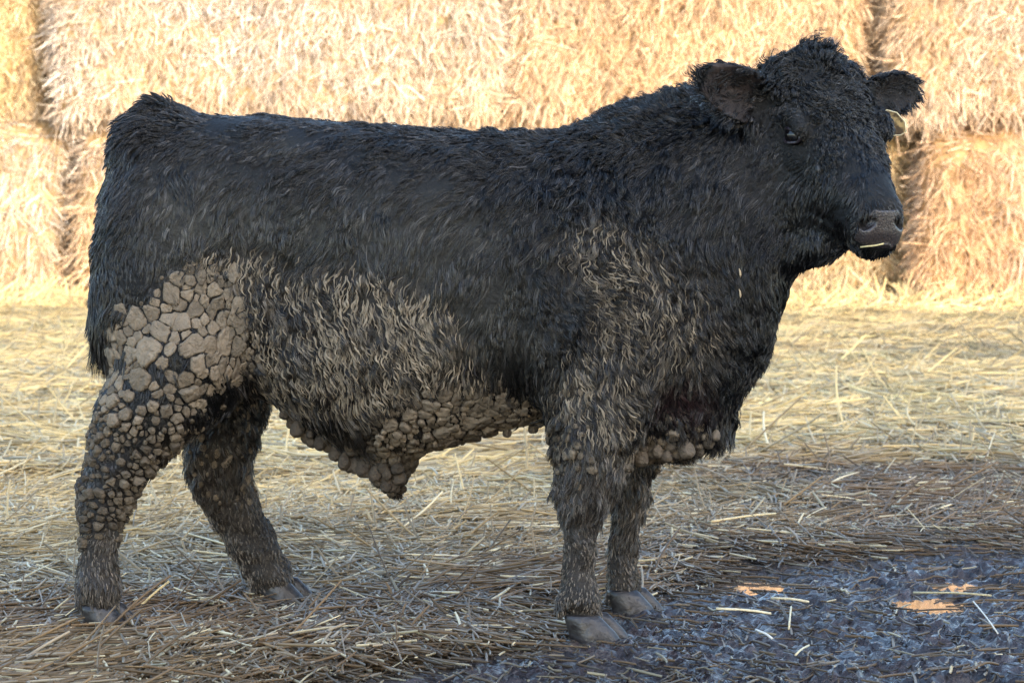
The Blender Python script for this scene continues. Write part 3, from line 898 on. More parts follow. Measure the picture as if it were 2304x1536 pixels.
def strands(P, Nn, K, len_mul, seed, lift_add=0.0, jit=None):
    """hair strands rooted at P; jit n x 4 = sideways turn, lift, curl phase and curl strength of the tuft each belongs to"""
    u, v = hide_uv(P)
    L = lie(u, v)
    ln = L[:, 0] * 0.01 * len_mul
    ln = ln * np.minimum(1, .38 + .62 * smooth(.03, .08, np.minimum(np.linalg.norm(P - EYE, axis=1), np.linalg.norm(P - EYE2, axis=1))))
    if jit is None:
        jit = np.stack([rng.standard_normal(len(P)) * .25, .12 * rng.standard_normal(len(P)), rng.uniform(0, 6.28, len(P)), rng.uniform(.5, 1.2, len(P))], 1)
    d3 = norm(np.stack([L[:, 1], np.zeros(len(P)), -L[:, 2]], 1))
    sw = 0.75 * L[:, 4]
    d3 = d3 + np.stack([fbm(P * 13, 2, seed + 1), fbm(P * 13, 2, seed + 2), fbm(P * 13, 2, seed + 3)], 1) * (0.35 + sw)[:, None]
    tdir = norm(d3 - Nn * (d3 * Nn).sum(1, keepdims=True))
    side = norm(np.cross(Nn, tdir))
    turn = jit[:, 0] * (.6 + L[:, 4])
    tdir, side = tdir * np.cos(turn)[:, None] + side * np.sin(turn)[:, None], side * np.cos(turn)[:, None] - tdir * np.sin(turn)[:, None]
    lift = np.clip(L[:, 3] + lift_add + jit[:, 1], 0.05, 1.2)
    uu = np.linspace(0, 1, K)
    pts = P[:, None, :] - Nn[:, None, :] * 0.002
    along = uu[None, :] * ln[:, None]
    up = np.sin(lift)[:, None] * along * (1 - 0.35 * uu[None, :])
    fw = np.cos(lift)[:, None] * along
    cu = 1.15 * L[:, 4] * jit[:, 3]
    cu = cu * (1 + .55 * smooth(1690, 1760, u) * smooth(330, 260, v))
    amp = (0.17 * cu * ln)[:, None] * uu[None, :] ** 0.8
    arg = (4.5 + 3.0 * cu)[:, None] * uu[None, :] + jit[:, 2][:, None]
    wave = amp * (np.sin(arg) - np.sin(jit[:, 2])[:, None])
    wave2 = amp * .8 * (np.cos(arg) - np.cos(jit[:, 2])[:, None])
    pts = pts + tdir[:, None, :] * fw[..., None] + Nn[:, None, :] * (up + np.maximum(wave2, -up * .6))[..., None] + side[:, None, :] * wave[..., None]
    pts[:, :, 2] -= (0.18 * ln)[:, None] * uu[None, :] ** 2 * (1 - 0.7 * np.clip(lift, 0, 1))[:, None]
    return pts, ln, u, v

NH = 460000
camside = np.where(bn[bf[:, 0], 1] > 0.35, 0.55, 1.0) * np.where(cen[:, 0] > W(1690, 0)[0], 1.6, 1.0)
P, Nn = sample_hide(NH, camside)
ok = free_of_face_parts(P) & ~(ear_inside(P, Nn) & (rng.random(len(P)) < .8)); P, Nn = P[ok], Nn[ok]
NG = 62000
K = 7
gi = rng.choice(len(P), NG, replace=False)
kd = KDTree(NG)
for q, i in enumerate(gi): kd.insert(P[i], q)
kd.balance()
near = np.array([kd.find(p)[1] for p in P])
GP = P[gi]
gj = np.stack([rng.standard_normal(NG) * .16 + .75 * fbm(GP * 17, 2, 101), rng.standard_normal(NG) * .07 + .26 * vnoise(GP * 28, 103), 5.0 * vnoise(GP * 22, 105) + rng.standard_normal(NG) * .5, rng.uniform(.5, 1.4, NG)], 1)
glen = rng.uniform(.7, 1.45, NG)
jit = gj[near] + np.stack([rng.standard_normal(len(P)) * .10, rng.standard_normal(len(P)) * .06, rng.standard_normal(len(P)) * .25, np.zeros(len(P))], 1)
lm = glen[near] * rng.uniform(.75, 1.1, len(P))
lm[gi] = glen
pts, ln, u, v = strands(P, Nn, K, lm, 31, jit=jit)
pl = plate_map(u, v)
shrink = 1 - pl * np.where(rng.random(len(P)) < .10, .15, .74)
pts = P[:, None, :] + (pts - P[:, None, :]) * shrink[:, None, None]
gp = pts[gi][near]
uu = np.linspace(0, 1, K)
cl = (0.78 * (0.6 + 0.4 * (vnoise(P * 18, 77) * .5 + .5)))[:, None] * uu[None, :] ** .9
far_ = np.linalg.norm(gp[:, 0] - P, axis=1)
pts = pts + cl[..., None] * (gp - pts) * smooth(.018, .012, far_)[:, None, None]
_, _, c, m, low = hide_color(P)
gl = rng.random(NG)[near]
tan = np.array([0.25, 0.20, 0.142])
mudf = np.clip(m * (0.05 + 0.60 * smooth(.55, .85, gl)) * rng.uniform(.5, 1, len(P)), 0, .85)
mudf = np.maximum(mudf, low * (0.15 + 0.45 * rng.random(len(P))) * (0.35 + .65 * gl))
leg_mud = np.array([0.145, 0.122, 0.102])
mc = np.where((low > 0.6)[:, None], leg_mud, tan)
col = c * rng.uniform(0.6, 1.4, len(P))[:, None] * (0.45 + 1.2 * gl ** 2)[:, None]
col = col * (1 - mudf[:, None]) + mc * mudf[:, None]
glint_wisp = (gl > .90) & (rng.random(len(P)) < .8)  # sheen streaks on some wisps, put into the hair colour
col[glint_wisp] = col[glint_wisp] + np.array([0.062, 0.058, 0.056]) * rng.random((int(glint_wisp.sum()), 1))
spark = rng.random(len(P)) < 0.03  # stray single strands brightened in colour as highlights
col[spark] = col[spark] * 1.5 + np.array([0.03, 0.027, 0.022])
rad = rng.uniform(0.00045, 0.00085, (len(P), 1)) * np.array([1, 1, 1, .9, .75, .5, .2])[None]
fur = curves_obj("coat", pts, rad, np.clip(col, .003, .6), M_HAIR, bull)

# mud-caked locks: thick tapered strings on the flank, the shoulder and the front legs
NL = 78000
P, Nn = sample_hide(NL, np.where(bn[bf[:, 0], 1] > 0.3, .6, 1.0))
u, v = hide_uv(P)
legm = smooth(985, 1060, v) * (1 - plate_map(u, v))
m0 = lock_map(u, v) * (1 - plate_map(u, v) * .9)
keep = (rng.random(NL) < np.maximum(.62 * m0 ** 1.4 * np.clip(0.75 + 0.9 * fbm(P * 8, 2, 55), 0, 1.3), legm * .8)) & free_of_face_parts(P)
P, Nn, legm, m0 = P[keep], Nn[keep], legm[keep], m0[keep]
jl = np.stack([rng.standard_normal(len(P)) * .14 + .6 * fbm(P * 17, 2, 101), rng.standard_normal(len(P)) * .04 + .1 * vnoise(P * 28, 103), 5.0 * vnoise(P * 22, 105) + rng.standard_normal(len(P)) * .5, rng.uniform(.8, 1.8, len(P))], 1)
pts, ln, u, v = strands(P, Nn, 7, rng.uniform(0.5, 1.0, len(P)), 31, lift_add=-0.06, jit=jl)
pts = pts + Nn[:, None, :] * np.array([0, .004, .007, .008, .0075, .0065, .005])[None, :, None] * (1 - .6 * legm)[:, None, None]
prof = np.array([.35, .8, 1.0, .95, .8, .5, .12])
rad = (rng.uniform(0.0008, 0.0027, len(P)) * (0.35 + .65 * np.maximum(m0, .5 * legm)))[:, None] * prof[None]
tone = rng.uniform(.55, 1.15, len(P)) * (.45 + .55 * m0)
col = np.array([0.27, 0.217, 0.152])[None] * tone[:, None]
dk = rng.random(len(P)) > (0.40 + 0.5 * m0)
col[dk] = np.array([0.018, 0.016, 0.016]) * rng.uniform(.5, 1.5, (dk.sum(), 1))
lg = legm > .5
lt = .55 + .9 * np.clip(fbm(P[lg] * 14, 3, 88) + .15, -.3, 1)
col[lg] = np.array([0.15, 0.125, 0.10]) * (rng.uniform(.2, 1.5, lg.sum()) * lt)[:, None]
M_LOCK = tint_mat("muddy_locks", 0.75, 0.3, 90, 0.35)
curves_obj("mud_locks", pts, rad, np.clip(col, .003, .6), M_LOCK, bull)

# cracked plates of dried mud: polygons between neighbouring plates, domed and rounded
def grow_plates():
    n = 60000
    P, Nn = sample_hide(n, np.where(cen[:, 2] < 1.0, 1.0, 0.001))
    u, v = hide_uv(P)
    pm, sm = plate_map(u, v), sparse_map(u, v)
    big = 1 - 0.5 * smooth(30, -10, np.abs(poly_sd(u, v, PLATE_POLY[0]))) 
    r = 0.012 + 0.010 * np.exp(-(((u - 390) / 130) ** 2 + ((v - 790) / 90) ** 2)) + 0.004 * np.exp(-(((u - 1080) / 130) ** 2 + ((v - 920) / 40) ** 2)) + 0.005 * np.exp(-(((u - 1480) / 60) ** 2 + ((v - 1005) / 30) ** 2))
    r = r * rng.uniform(.5, 1.55, n) * (1 - .22 * smooth(900, 980, v) * (u < 420))
    fmod = 0.85 + 0.5 * fbm(P * 8, 2, 91) - .75 * smooth(1060, 1220, v) - .45 * np.exp(-(((u - 290) / 70) ** 2 + ((v - 930) / 60) ** 2))
    okp = rng.random(n) < np.maximum(pm * np.clip(fmod + .25, 0, 1), 0.10 * sm)
    okp &= free_of_face_parts(P)
    r = np.where(pm > .25, r, r * .62)
    P, Nn, r, pm, u, v = P[okp], Nn[okp], r[okp], pm[okp], u[okp], v[okp]
    stv = 1 + .7 * smooth(440, 540, u) * (u < 700) - .22 * smooth(1000, 1080, v) * (u < 420)
    sc3 = np.stack([stv ** .5, np.ones(len(u)), stv ** -.5], 1)
    cell, G, acc = 0.07, {}, []
    for i in range(len(P)):
        key = tuple(np.floor(P[i] / cell).astype(int))
        good = True
        for a in (-1, 0, 1):
            for b in (-1, 0, 1):
                for c_ in (-1, 0, 1):
                    for j in G.get((key[0] + a, key[1] + b, key[2] + c_), ()):
                        if (((P[i] - P[j]) * sc3[i]) ** 2).sum() < (0.80 * (r[i] + r[j])) ** 2 and Nn[i] @ Nn[j] > 0:
                            good = False; break
                    if not good: break
                if not good: break
            if not good: break
        if good:
            G.setdefault(key, []).append(i); acc.append(i)
    acc = np.array(acc)
    P, Nn, r, pm, u, v, stv = P[acc], Nn[acc], r[acc], pm[acc], u[acc], v[acc], stv[acc]
    kd = KDTree(len(P))
    for i, p in enumerate(P): kd.insert(p, i)
    kd.balance()
    V, F, T = [], [], []
    off = 0
    for i in range(len(P)):
        if rng.random() < .03 + .10 * (800 < v[i]) * (u[i] < 430): continue
        nrm = Nn[i]
        e1 = norm(np.cross(nrm, np.array((0.15, 0.1, 1.0)))); e2 = np.cross(nrm, e1)
        sx, sy = stv[i] ** -.5, stv[i] ** .5
        m_ = 14
        clod = max(float(smooth(850, 930, v[i])) * (u[i] < 430), float(smooth(930, 990, v[i])) * (u[i] > 780))   # lower down the mud hangs as separate lumps
        R0 = r[i] * ((1.65 - .5 * clod) if pm[i] > .45 else 1.0)
        aa = np.linspace(0, 6.2832, m_, endpoint=False) + rng.random()
        st = rng.uniform(.85, 1.2)
        poly = [(R0 * st * math.cos(t) * rng.uniform(.9, 1.05), R0 / st * math.sin(t) * rng.uniform(.9, 1.05)) for t in aa]
        for (co, j, dist) in kd.find_n(P[i], 12):
            if j == i or Nn[j] @ nrm < 0.2: continue
            q = P[j] - P[i]
            x, y = (q @ e1) / sx, (q @ e2) / sy
            L = math.hypot(x, y)
            if L < 1e-5: continue
            x, y = x / L, y / L
            hsh = ((min(i, j) * 7919 + max(i, j) * 104729) % 1000) / 1000.
            lim = L * r[i] / (r[i] + r[j]) - (.0004 + .0026 * hsh ** 3 + .0012 * clod) + (.45 * r[i] if hsh < .17 * (1 - clod) else 0)
            out = []
            for a in range(len(poly)):
                p0, p1 = poly[a], poly[(a + 1) % len(poly)]
                d0, d1 = p0[0] * x + p0[1] * y - lim, p1[0] * x + p1[1] * y - lim
                if d0 <= 0: out.append(p0)
                if (d0 < 0) != (d1 < 0):
                    t = d0 / (d0 - d1)
                    out.append((p0[0] + t * (p1[0] - p0[0]), p0[1] + t * (p1[1] - p0[1])))
            poly = out
            if len(poly) < 3: break
        if len(poly) < 3: continue
        pp = []
        for a in range(len(poly)):                                   # round the corners
            p0, p1 = poly[a], poly[(a + 1) % len(poly)]
            pp.append((p0[0] * .82 + p1[0] * .18, p0[1] * .82 + p1[1] * .18)); pp.append((p0[0] * .18 + p1[0] * .82, p0[1] * .18 + p1[1] * .82))
        pp = np.array(pp)
        mids = (pp + np.roll(pp, -1, 0)) / 2
        pp = np.stack([pp, mids], 1).reshape(-1, 2)
        cc_ = pp.mean(0)
        pp = cc_ + (pp - cc_) * (1 + .055 * rng.standard_normal((len(pp), 1))).clip(.82, 1.12)
        pp = pp * np.array([sx, sy])
        k = len(pp)
        th = (min(0.0062, r[i] * rng.uniform(.15, .42)) + 0.0028) * (.45 + .55 * smooth(.3, .95, pm[i]) if pm[i] > .2 else 1) * (1 + 1.3 * clod * rng.uniform(.4, 1))
        cm = pp.mean(0)
        rings = [(1.0, -0.006), (1.02, .45 * th), (.955, .86 * th), (.76, 1.0 * th), (.38, 1.03 * th)]
        tilt = rng.standard_normal(2) * .10
        for sc, hh in rings:
            q = cm + (pp - cm) * sc
            hgt = hh + (q @ tilt if hh > 0 else 0) + (rng.standard_normal(k) * .0007 if hh > 0 else 0)
            V.append(P[i] + q[:, :1] * e1 + q[:, 1:] * e2 + nrm * np.reshape(hgt, (-1, 1) if np.ndim(hgt) else (1, 1)))
        V.append((P[i] + cm[0] * e1 + cm[1] * e2 + nrm * th)[None])
        tone = rng.uniform(.6, 1.15) * (1 - 0.45 * smooth(1000, 1120, v[i]) * (u[i] > 600)) * (1 - .25 * smooth(1050, 1180, v[i]))  # low belly plates darkened: underside shade put into their colour
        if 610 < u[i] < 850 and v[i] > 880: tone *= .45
        if 780 < u[i] < 1260: tone *= 1 - .55 * smooth(950, 1060, v[i] + .25 * (u[i] - 1000))  # more underside shade painted along the belly line
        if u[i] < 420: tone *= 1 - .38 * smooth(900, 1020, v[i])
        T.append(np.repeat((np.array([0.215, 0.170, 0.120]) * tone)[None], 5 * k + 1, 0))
        for g in range(4):
            for a in range(k):
                b = (a + 1) % k
                F.append((off + g * k + a, off + g * k + b, off + (g + 1) * k + b, off + (g + 1) * k + a))
        for a in range(k):
            F.append((off + 4 * k + a, off + 4 * k + (a + 1) % k, off + 5 * k))
        off += 5 * k + 1
    V, T = np.concatenate(V), np.concatenate(T)
    t4 = np.ones((len(V), 4)); t4[:, :3] = T
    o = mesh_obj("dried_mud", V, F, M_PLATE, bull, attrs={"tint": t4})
    tag(o, "cracked plates of dried tan mud on thigh and belly", kind="stuff")
    print("plates", len(P))
grow_plates()

# hanging clods: under the belly, on the sheath, the brisket and the tail tip
def clod_mesh(c, r, seed, stretch=1.25):
    n1, n2 = 12, 9
    V, F = [], []
    for i in range(n2 + 1):
        t = math.pi * i / n2
        for j in range(n1):
            a = 2 * math.pi * j / n1
            V.append((math.sin(t) * math.cos(a), math.sin(t) * math.sin(a), math.cos(t)))
    V = np.array(V)
    d = 1 + 0.16 * fbm(V * 1.3 + seed * 5.1, 2, seed % 40) + .05 * vnoise(V * 4 + seed, 3)
    V = V * d[:, None] * np.array([1, 1, stretch]) * r
    V[:, :2] *= (1 - 0.28 * np.clip(V[:, 2:] / (r * stretch), -1, 1))
    for i in range(n2):
        for j in range(n1):
            F.append((i * n1 + j, (i + 1) * n1 + j, (i + 1) * n1 + (j + 1) % n1, i * n1 + (j + 1) % n1))
    return V + c, F
CLODS = [(650, 960, 13), (664, 972, 15), (690, 980, 15), (672, 990, 12), (700, 996, 17), (712, 1004, 13), (722, 996, 11), (734, 1008, 14), (742, 1036, 16), (752, 1018, 14), (772, 1040, 15), (784, 1052, 15), (796, 1062, 13),
         (802, 1038, 14), (816, 1052, 16), (820, 1070, 12), (828, 1030, 14), (844, 1064, 15), (850, 1085, 14), (862, 1050, 15), (868, 1078, 17), (866, 1102, 13), (884, 1098, 16), (900, 1080, 16), (906, 1100, 12), (894, 1050, 15), (880, 1118, 11), (902, 1112, 9),
         (640, 930, 11), (656, 940, 12), (760, 990, 11), (790, 1010, 12), (1145, 1000, 10), (1200, 965, 12), (1190, 945, 10),
         (1440, 1030, 17), (1465, 1010, 19), (1480, 1000, 18), (1445, 1005, 12), (1510, 1000, 15), (1545, 1010, 18), (1560, 990, 14), (1595, 990, 15), (1612, 978, 11), (1575, 1015, 11), (1525, 1030, 10), (1500, 1030, 13),
         (222, 775, 11), (212, 770, 11), (224, 795, 10), (214, 755, 8), (390, 1000, 10), (372, 1010, 10), (340, 1025, 9), (408, 985, 9)]
Vb = bv
kdb = KDTree(len(bv))
for i, p in enumerate(bv): kdb.insert(p, i)
kdb.balance()
CLODS = [(a, b, c * 1.0) for a, b, c in CLODS] + [(a + rng.uniform(-16, 16), b + rng.uniform(-22, 4), c * rng.uniform(.45, .7)) for a, b, c in CLODS if a > 600]
for i, (cu, cv, cr) in enumerate(CLODS):
    y0 = ycu(cu) if cu > 420 else yh - .12
    if cu < 235: y0 = yh - .06
    if cu > 1420: y0 = -.13
    elif cu > 600: y0 = ycu(cu) - .07
    best = W(cu, cv, y0)
    co, ix, di = kdb.find(best)
    co = np.array(co)
    r_ = cr * BULL_D / FPX
    if di > r_ * 1.35:                                               # hold on to the hide beside it
        best = co + (best - co) / di * r_ * 1.3
    best = best + np.array((0, rng.uniform(-.02, .015), 0))
    Vc, Fc = clod_mesh(best, r_, i, rng.uniform(1.05, 1.4))
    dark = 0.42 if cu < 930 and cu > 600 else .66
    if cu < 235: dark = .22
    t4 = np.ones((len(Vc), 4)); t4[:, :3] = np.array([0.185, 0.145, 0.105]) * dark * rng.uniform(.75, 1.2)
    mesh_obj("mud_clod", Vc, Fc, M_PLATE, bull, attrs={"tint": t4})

# ------------------------------------------------------------------ nose leather, eyes, hooves, ear tag
def head_vol(lo, hi, h, fn):
    ax = [np.arange(lo[i], hi[i] + h, h) for i in range(3)]
    f = fn(ax[0][:, None, None], ax[1][None, :, None], ax[2][None, None, :]).astype(np.float32)
    f = np.broadcast_to(f, [len(a) for a in ax]).copy()
    v, fc = surface_nets(f, lo, h)
    v = laplace(v, fc, 2, .5)
    return np.stack([HO + A_ * a + N_ * b + S_ * c for a, b, c in v]), fc
def nose_fn(s, t, l):
    d = head_local(s + 0 * l + 0 * t, t + 0 * s + 0 * l, l + 0 * s + 0 * t, 0.0025)
    cut = (.404 + .55 * np.abs(l)) - s
    d = np.maximum(d, cut + 0 * t)
    d = np.maximum(d, -(t + .109) + 0 * s + 0 * l)
    d = np.maximum(d, (t + .034) + 0 * s + 0 * l)
    for sg in (1, -1):                                               # comma shaped nostrils
        for (a, b, c_, r0) in NOSTRIL:
            g = np.sqrt(((s - a) / 1.5) ** 2 + ((t - b) / 1.15) ** 2 + ((l - c_ * sg) / 1.1) ** 2) - r0
            kk = .006
            q = np.clip(0.5 - 0.5 * (d + g) / kk, 0, 1)
            d = d * (1 - q) - g * q + kk * q * (1 - q)
    return d
nv, nf = head_vol((.37, -.16, -.095), (.50, .01, .095), .0022, nose_fn)
mesh_obj("muzzle", nv, nf, M_NOSE, bull)

def uv_ball(c, r, n1=28, n2=18):
    V, F = [], []
    for i in range(n2 + 1):
        t = math.pi * i / n2
        for j in range(n1):
            a = 2 * math.pi * j / n1
            V.append(c + r * np.array((math.sin(t) * math.cos(a), math.sin(t) * math.sin(a), math.cos(t))))
    for i in range(n2):
        for j in range(n1):
            F.append((i * n1 + j, (i + 1) * n1 + j, (i + 1) * n1 + (j + 1) % n1, i * n1 + (j + 1) % n1))
    return np.array(V), F
def tube(path, rad, n=8, closed=False):
    path = np.array(path, float); rad = np.broadcast_to(rad, (len(path),))
    tg = norm(np.roll(path, -1, 0) - np.roll(path, 1, 0)) if closed else norm(np.gradient(path, axis=0))
    ref = np.array((0.31, 0.77, 0.55))
    V, F = [], []
    for p, t, r in zip(path, tg, rad):
        a = norm(np.cross(t, ref)); b = np.cross(t, a)
        for j in range(n):
            q = 2 * math.pi * j / n
            V.append(p + r * (a * math.cos(q) + b * math.sin(q)))
    m = len(path)
    for i in range(m if closed else m - 1):
        for j in range(n):
            i2 = (i + 1) % m
            F.append((i * n + j, i * n + (j + 1) % n, i2 * n + (j + 1) % n, i2 * n + j))
    if not closed:
        F.append(tuple(range(n))[::-1]); F.append(tuple((m - 1) * n + j for j in range(n)))
    return np.array(V), F

for E, sg in ((EYE, 1), (EYE2, -1)):
    ev, ef = uv_ball(E, .0250)
    eye = mesh_obj("eye", ev, ef, M_EYE, bull)
    a = np.linspace(0, 2 * math.pi, 40, endpoint=False)
    ax1 = norm(A_ * .84 + N_ * .54)                                    # the slit slopes down towards the nose
    ax2 = np.cross(S_, ax1)
    ring = []
    for t in a:
        x, y = .0245 * math.cos(t) * (1.35 if math.cos(t) > 0 else 1), .0160 * math.sin(t)
        z = math.sqrt(max(.0265 ** 2 - min(x * x + y * y, .0252 ** 2), 0)) 
        ring.append(E + ax1 * x + ax2 * y + S_ * sg * max(z, .004))
    lv, lf = tube(ring, .0034, 8, True)
    mesh_obj("eyelid", lv, lf, M_LID, bull)

def hoof(cx, cy, toe_dir, L, Wd, H):
    """cloven hoof: two claws and two dew claws, origin on the ground below the leg"""
    V, F = [], []
    td = np.array((toe_dir[0], toe_dir[1], 0.0)); td /= np.linalg.norm(td)
    sd_ = np.array((-td[1], td[0], 0))
    off = 0
    n = 18
    for sg in (1, -1):
        rings = [(0.0, 1.0, 1.0, .0), (.12, 1.0, 1.0, -.02), (.45, .90, .92, -.09), (.8, .76, .82, -.2), (1.0, .66, .76, -.26), (1.04, .45, .55, -.27)]
        for (hz, sx, sy, sh) in rings:
            for j in range(n):
                a = 2 * math.pi * j / n
                ex = math.cos(a); ey = math.sin(a)
                fx = (0.55 * L * ex if ex > 0 else .40 * L * ex) * sx
                fy = Wd * .5 * ey * sy * (1 - .35 * max(ex, 0) ** 2)
                p = np.array((cx, cy, 0)) + td * (fx + sh * L + .12 * L) + sd_ * (sg * Wd * .52 + fy - sg * .12 * Wd * max(ex, 0)) + np.array((0, 0, H * hz - .006)) + td * (.016 if sg > 0 else 0)
                V.append(p)
        for g in range(len(rings) - 1):
            for j in range(n):
                F.append((off + g * n + j, off + g * n + (j + 1) % n, off + (g + 1) * n + (j + 1) % n, off + (g + 1) * n + j))
        F.append(tuple(off + j for j in range(n))[::-1]); F.append(tuple(off + (len(rings) - 1) * n + j for j in range(n)))
        off += n * len(rings)
    return np.array(V), F
for (u0, y0, L) in ((1322, -.19, .125), (1412, .19, .115), (232, -.04, .115), (628, .36, .12)):
    x0 = W(u0, 1400, y0)[0]
    hv, hf = hoof(x0, y0, (1, -.12), L, .054, .066)
    mesh_obj("hoof", hv, hf, M_HOOF, bull)

def tag_material():
    m, n, l, b = new_mat("ear_tag_plastic")
    tc = n.new("ShaderNodeTexCoord")
    t = n.new("ShaderNodeTexNoise"); t.inputs["Scale"].default_value = 90; t.inputs["Detail"].default_value = 5
    l.new(tc.outputs["Object"], t.inputs["Vector"])
    cr = n.new("ShaderNodeValToRGB")
    cr.color_ramp.elements[0].color = (0.08, 0.05, 0.025, 1); cr.color_ramp.elements[1].color = (0.52, 0.36, 0.15, 1)
    cr.color_ramp.elements[0].position = .42; cr.color_ramp.elements[1].position = .6
    l.new(t.outputs["Fac"], cr.inputs[0]); l.new(cr.outputs[0], b.inputs["Base Color"])
    b.inputs["Roughness"].default_value = .45
    b.inputs["Transmission Weight"].default_value = .25
    return m
tc_ = W(2003, 282, -.07)
out = [(-34, 2), (-30, -22), (-8, -34), (14, -28), (32, -8), (36, 14), (24, 22), (-28, 24)]
s_ = (BULL_D - .045) / FPX
tv = np.array([tc_ + np.array((a * s_, b * s_ * .15, -b * s_)) for a, b in out])
tb = tv + np.array((0.0004, .002, 0))
k = len(out)
etag = mesh_obj("ear_tag", np.concatenate([tv, tb]), [tuple(range(k))[::-1], tuple(range(k, 2 * k))] + [(i, (i + 1) % k, k + (i + 1) % k, k + i) for i in range(k)], tag_material(), bull, False)
tag(etag, "pale edged octagonal tag on the far ear, smeared with dirt")
rv, rf = tube(tv - np.array((0, .001, 0)), .0016, 6, True)
M_RIM = simple_mat("ear_tag_rim", (0.72, 0.60, 0.36), .4, .5, 0, .1, 50, 0)
rim = bpy.data.objects  # rim of the tag is a sub-part
o = mesh_obj("rim", rv, rf, M_RIM, None)
o.parent = etag
o.location = (-BULL_D * 0 - BULL_BASE[0], -BULL_BASE[1], -BULL_BASE[2])

# ------------------------------------------------------------------ single stalks of straw that can be told apart
def stalk(name, path, r, col, label, group=None, cat="straw"):
    v_, f_ = tube(path, r, 7)
    m = simple_mat("stalk_" + name, col, .5, .4, 0, .15, 120, .1)
    o = mesh_obj(name, v_, f_, m, base=tuple(np.array(path[len(path) // 2])))
    tag(o, label, cat, group)
lipv = bv[((bv - HO) @ A_ > .3)]
def lip(u, v):
    uu_, vv_ = UV(lipv)
    k = np.argsort((uu_ - u) ** 2 + (vv_ - v) ** 2)[:12]
    return W(u, v, lipv[k][:, 1].min() - .006)
stalk("straw_stalk", [lip(1936, 556), lip(1955, 554), lip(1972, 552), lip(1988, 548)], .0018, (.62, .5, .24), "thin yellow straw stalk held between the bull's lips")
def gpt(u, v, dz=.012):
    d = FPX * CAM_H / (v - HORIZON)
    x, y = (u - 1152) * d / FPX, d - BULL_D
    return np.array((x, y, float(ground_z(np.array([x]), np.array([y]))[0]) + dz))
GS = [((1612, 1412), (1735, 1408), .0030, (.66, .56, .36), "long straight pale straw stalk lying flat on the mud right of the near front hoof"),
      ((1735, 1362), (1820, 1368), .0032, (.66, .55, .35), "thick pale straw stalk on the mud below the small puddle"),
      ((1780, 1392), (1775, 1438), .0024, (.58, .46, .26), "short tan stalk pointing at the viewer on open mud"),
      ((1700, 1432), (1738, 1442), .0026, (.68, .64, .56), "short whitish straw piece on the mud beyond the long straight stalk"),
      ((2055, 1357), (2230, 1378), .0026, (.50, .40, .22), "long brownish stalk lying at the near edge of the orange puddle"),
      ((1820, 1460), (1790, 1500), .0024, (.60, .5, .3), "slanting tan stalk near the bottom of the mud"),
      ((2190, 1390), (2245, 1448), .0018, (.58, .52, .42), "thin grey stalk slanting across the mud at far right"),
      ((1600, 1215), (1745, 1195), .0034, (.62, .48, .26), "thick long stalk on brown straw behind the puddle strip"),
      ((292, 1385), (378, 1300), .0030, (.58, .44, .22), "long tan stalk leaning up out of the litter beside the near hind hoof")]
for (a, b, r_, c_, lab) in GS:
    if "leaning" in lab:
        p0 = gpt(a[0], a[1] + 5); p1 = p0 + np.array(((b[0] - a[0]) / 985., .05, .075))
    else:
        p0, p1 = gpt(*a, dz=.028 if "mud" in lab else .05), gpt(*b, dz=.028 if "mud" in lab else .05)
    mid = (p0 + p1) / 2 + np.array((0, 0, .003))
    stalk("straw_stalk", [p0, p0 * .5 + mid * .5, mid, mid * .5 + p1 * .5 + np.array((0, 0, .001)), p1], r_, c_, lab)
for (fu, fv, lab) in ((1665, 614, "upper of two pale chaff flakes caught in the hair of the bull's chest"), (1665, 660, "lower of two pale chaff flakes caught in the hair of the bull's chest")):
    p = W(fu, fv, -.2)
    co, ix, di = kdb.find(p)
    yy = bv[np.argmin((UV(bv)[0] - fu) ** 2 + (UV(bv)[1] - fv) ** 2 + 1e5 * (bn[:, 1] > -.1))][1] - .02
    stalk("chaff_flake", [W(fu - 2, fv - 10, yy), W(fu, fv - 4, yy), W(fu + 1, fv + 4, yy), W(fu + 1, fv + 10, yy)], [.0007, .0022, .0025, .0008], (.45, .33, .2), lab, cat="chaff")

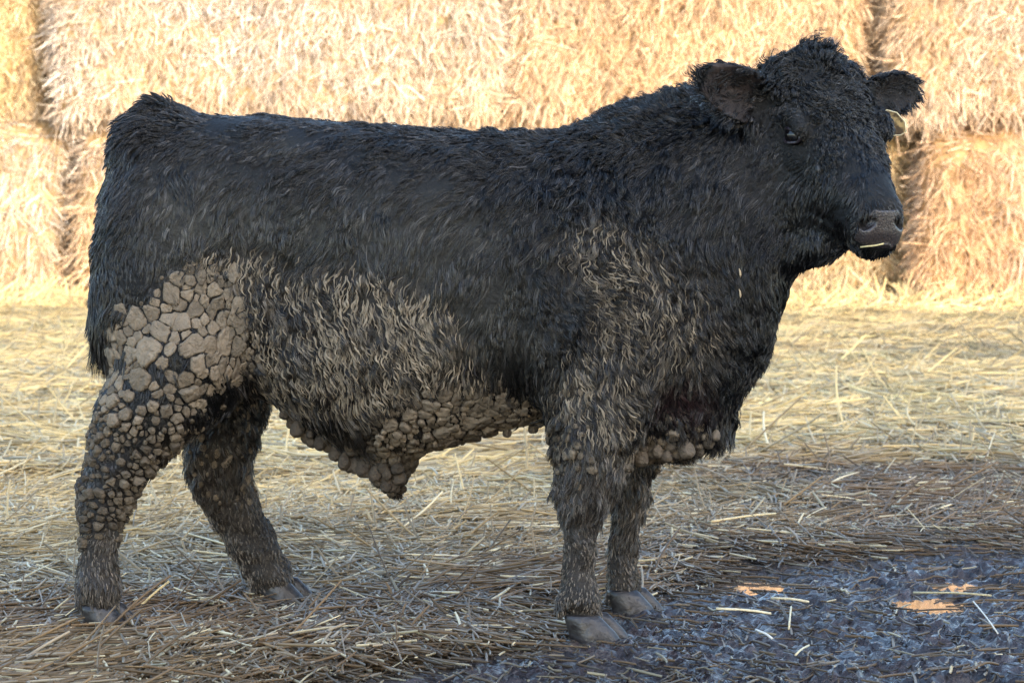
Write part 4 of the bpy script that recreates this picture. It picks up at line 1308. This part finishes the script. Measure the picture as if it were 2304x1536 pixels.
# ------------------------------------------------------------------ straw bedding over the yard
FEET = [(W(640, 1400, .36)[0], .36), (W(1325, 1400, -.19)[0], -.19), (W(1415, 1400, .19)[0], .19)]
def bedding(n, ylo, yhi, keep_fn, lmin, lmax, rmin, rmax, thick, seed, expo=1.0, lean=0.0):
    t = rng.random(n)
    y = ylo + (yhi - ylo) * t ** expo
    half = (y + BULL_D) * 0.178 + 1.5
    x = rng.uniform(-1, 1, n) * half
    mud = mud_amount(x, y)
    keep = rng.random(n) < keep_fn(x, y, mud)
    x, y, mud = x[keep], y[keep], mud[keep]
    n = len(x)
    z = ground_z(x, y)
    p3 = np.stack([x, y, np.zeros(n)], 1)
    yaw = rng.uniform(0, math.pi, n) * .55 + math.pi * .5 * vnoise(p3 * 1.6, seed) + .5
    up = np.where(rng.random(n) < .012, rng.uniform(.2, .7, n), .06 * rng.standard_normal(n))
    up *= (1 - .6 * mud)
    up = up + lean * rng.random(n) ** 2
    ln = rng.uniform(lmin, lmax, n) * (1 - .45 * mud) * np.where(rng.random(n) < .55, .5, 1)
    heap = thick * (0.7 + .6 * fbm(p3 * 2.5, 2, seed + 3))
    h = (rng.random(n) ** 1.3) * heap * (1 - .85 * mud) + .004
    for (hx, hy) in FEET:
        near_f = np.exp(-(((x - hx - .03) / .11) ** 2 + ((y - hy + .06) / .16) ** 2))
        h = h * (1 - .85 * near_f); up = up * (1 - .8 * near_f)
    d = np.stack([np.cos(yaw) * np.cos(up), np.sin(yaw) * np.cos(up), np.sin(up)], 1)
    K = 4
    q = np.linspace(-.5, .5, K)
    cpt = np.stack([x, y, z + h + .4 * ln * np.abs(np.sin(up))], 1)
    kink = rng.standard_normal((n, 3)) * np.array([.045, .045, .02]) * ln[:, None]
    pts = cpt[:, None, :] + d[:, None, :] * (q[None, :] * ln[:, None])[..., None] + kink[:, None, :] * ((q[None, :] * 2) ** 2 - .5)[..., None] * .5
    gz = ground_z(pts[..., 0].ravel(), pts[..., 1].ravel()).reshape(n, K)
    pts[..., 2] = np.maximum(pts[..., 2], gz + .002)
    rad = rng.uniform(rmin, rmax, (n, 1)) * np.array([.9, 1, 1, .8])[None]
    # fresh pale straw towards the bales, wet brown trodden straw towards the viewer and the mud
    wet = smooth(4.6, -.5, y + .9 * fbm(p3 * .8, 3, seed + 7)) * .95 + .6 * mud + .55 * np.exp(-(((x - 1.5) / 1.1) ** 2 + ((y - 2.6) / 1.6) ** 2)) * (1 + fbm(p3 * 1.5, 2, 8)) + .75 * np.clip(fbm(p3 * np.array([.8, 1.3, 1]), 3, 19), 0, 1)
    wet = np.clip(wet, 0, 1)
    fresh = np.array([0.67, 0.48, 0.21]); old = np.array([0.15, 0.092, 0.043])
    grey = rng.random(n) < .10
    col = fresh * (1 - wet[:, None]) + old * wet[:, None]
    col[grey] = col[grey] * .5 + np.array([.20, .165, .115]) * .9
    brite = rng.random(n) < .10 * (1 - .3 * mud)
    col[brite] = np.array([.52, .42, .25])
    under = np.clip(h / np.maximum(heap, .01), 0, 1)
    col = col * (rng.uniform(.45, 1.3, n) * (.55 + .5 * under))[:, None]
    return pts, rad, np.clip(col, .01, .8)
B1 = bedding(185000, -1.2, 3.2, lambda x, y, m: np.where(m > .6, .045 + .25 * (1 - m), 1 - 1.1 * m), .05, .27, .0014, .0034, .036, 3)
B2 = bedding(200000, 3.0, 14.6, lambda x, y, m: np.ones_like(x), .10, .38, .0022, .0044, .045, 4, 1.05)
B3 = bedding(16000, 13.2, 14.5, lambda x, y, m: smooth(13.1, 14.2, y), .08, .32, .0020, .0042, .10, 5, 1.0, .9)
B4 = bedding(15000, -1.2, 2.2, lambda x, y, m: smooth(.2, .6, m) * .9, .02, .11, .0009, .0024, .02, 6)
B4[2][:] *= np.where(rng.random((len(B4[2]), 1)) < .88, .42, 1.0)
B5 = bedding(75000, -1.2, 5.5, lambda x, y, m: 1 - m, .015, .07, .0012, .0028, .045, 8)
sb = curves_obj("straw_bedding", *[np.concatenate([b[q] for b in (B1, B2, B3, B4, B5)]) for q in range(3)], M_STRAW)
tag(sb, "loose straw bedding strewn over the yard around the bull", "straw bedding", kind="stuff")
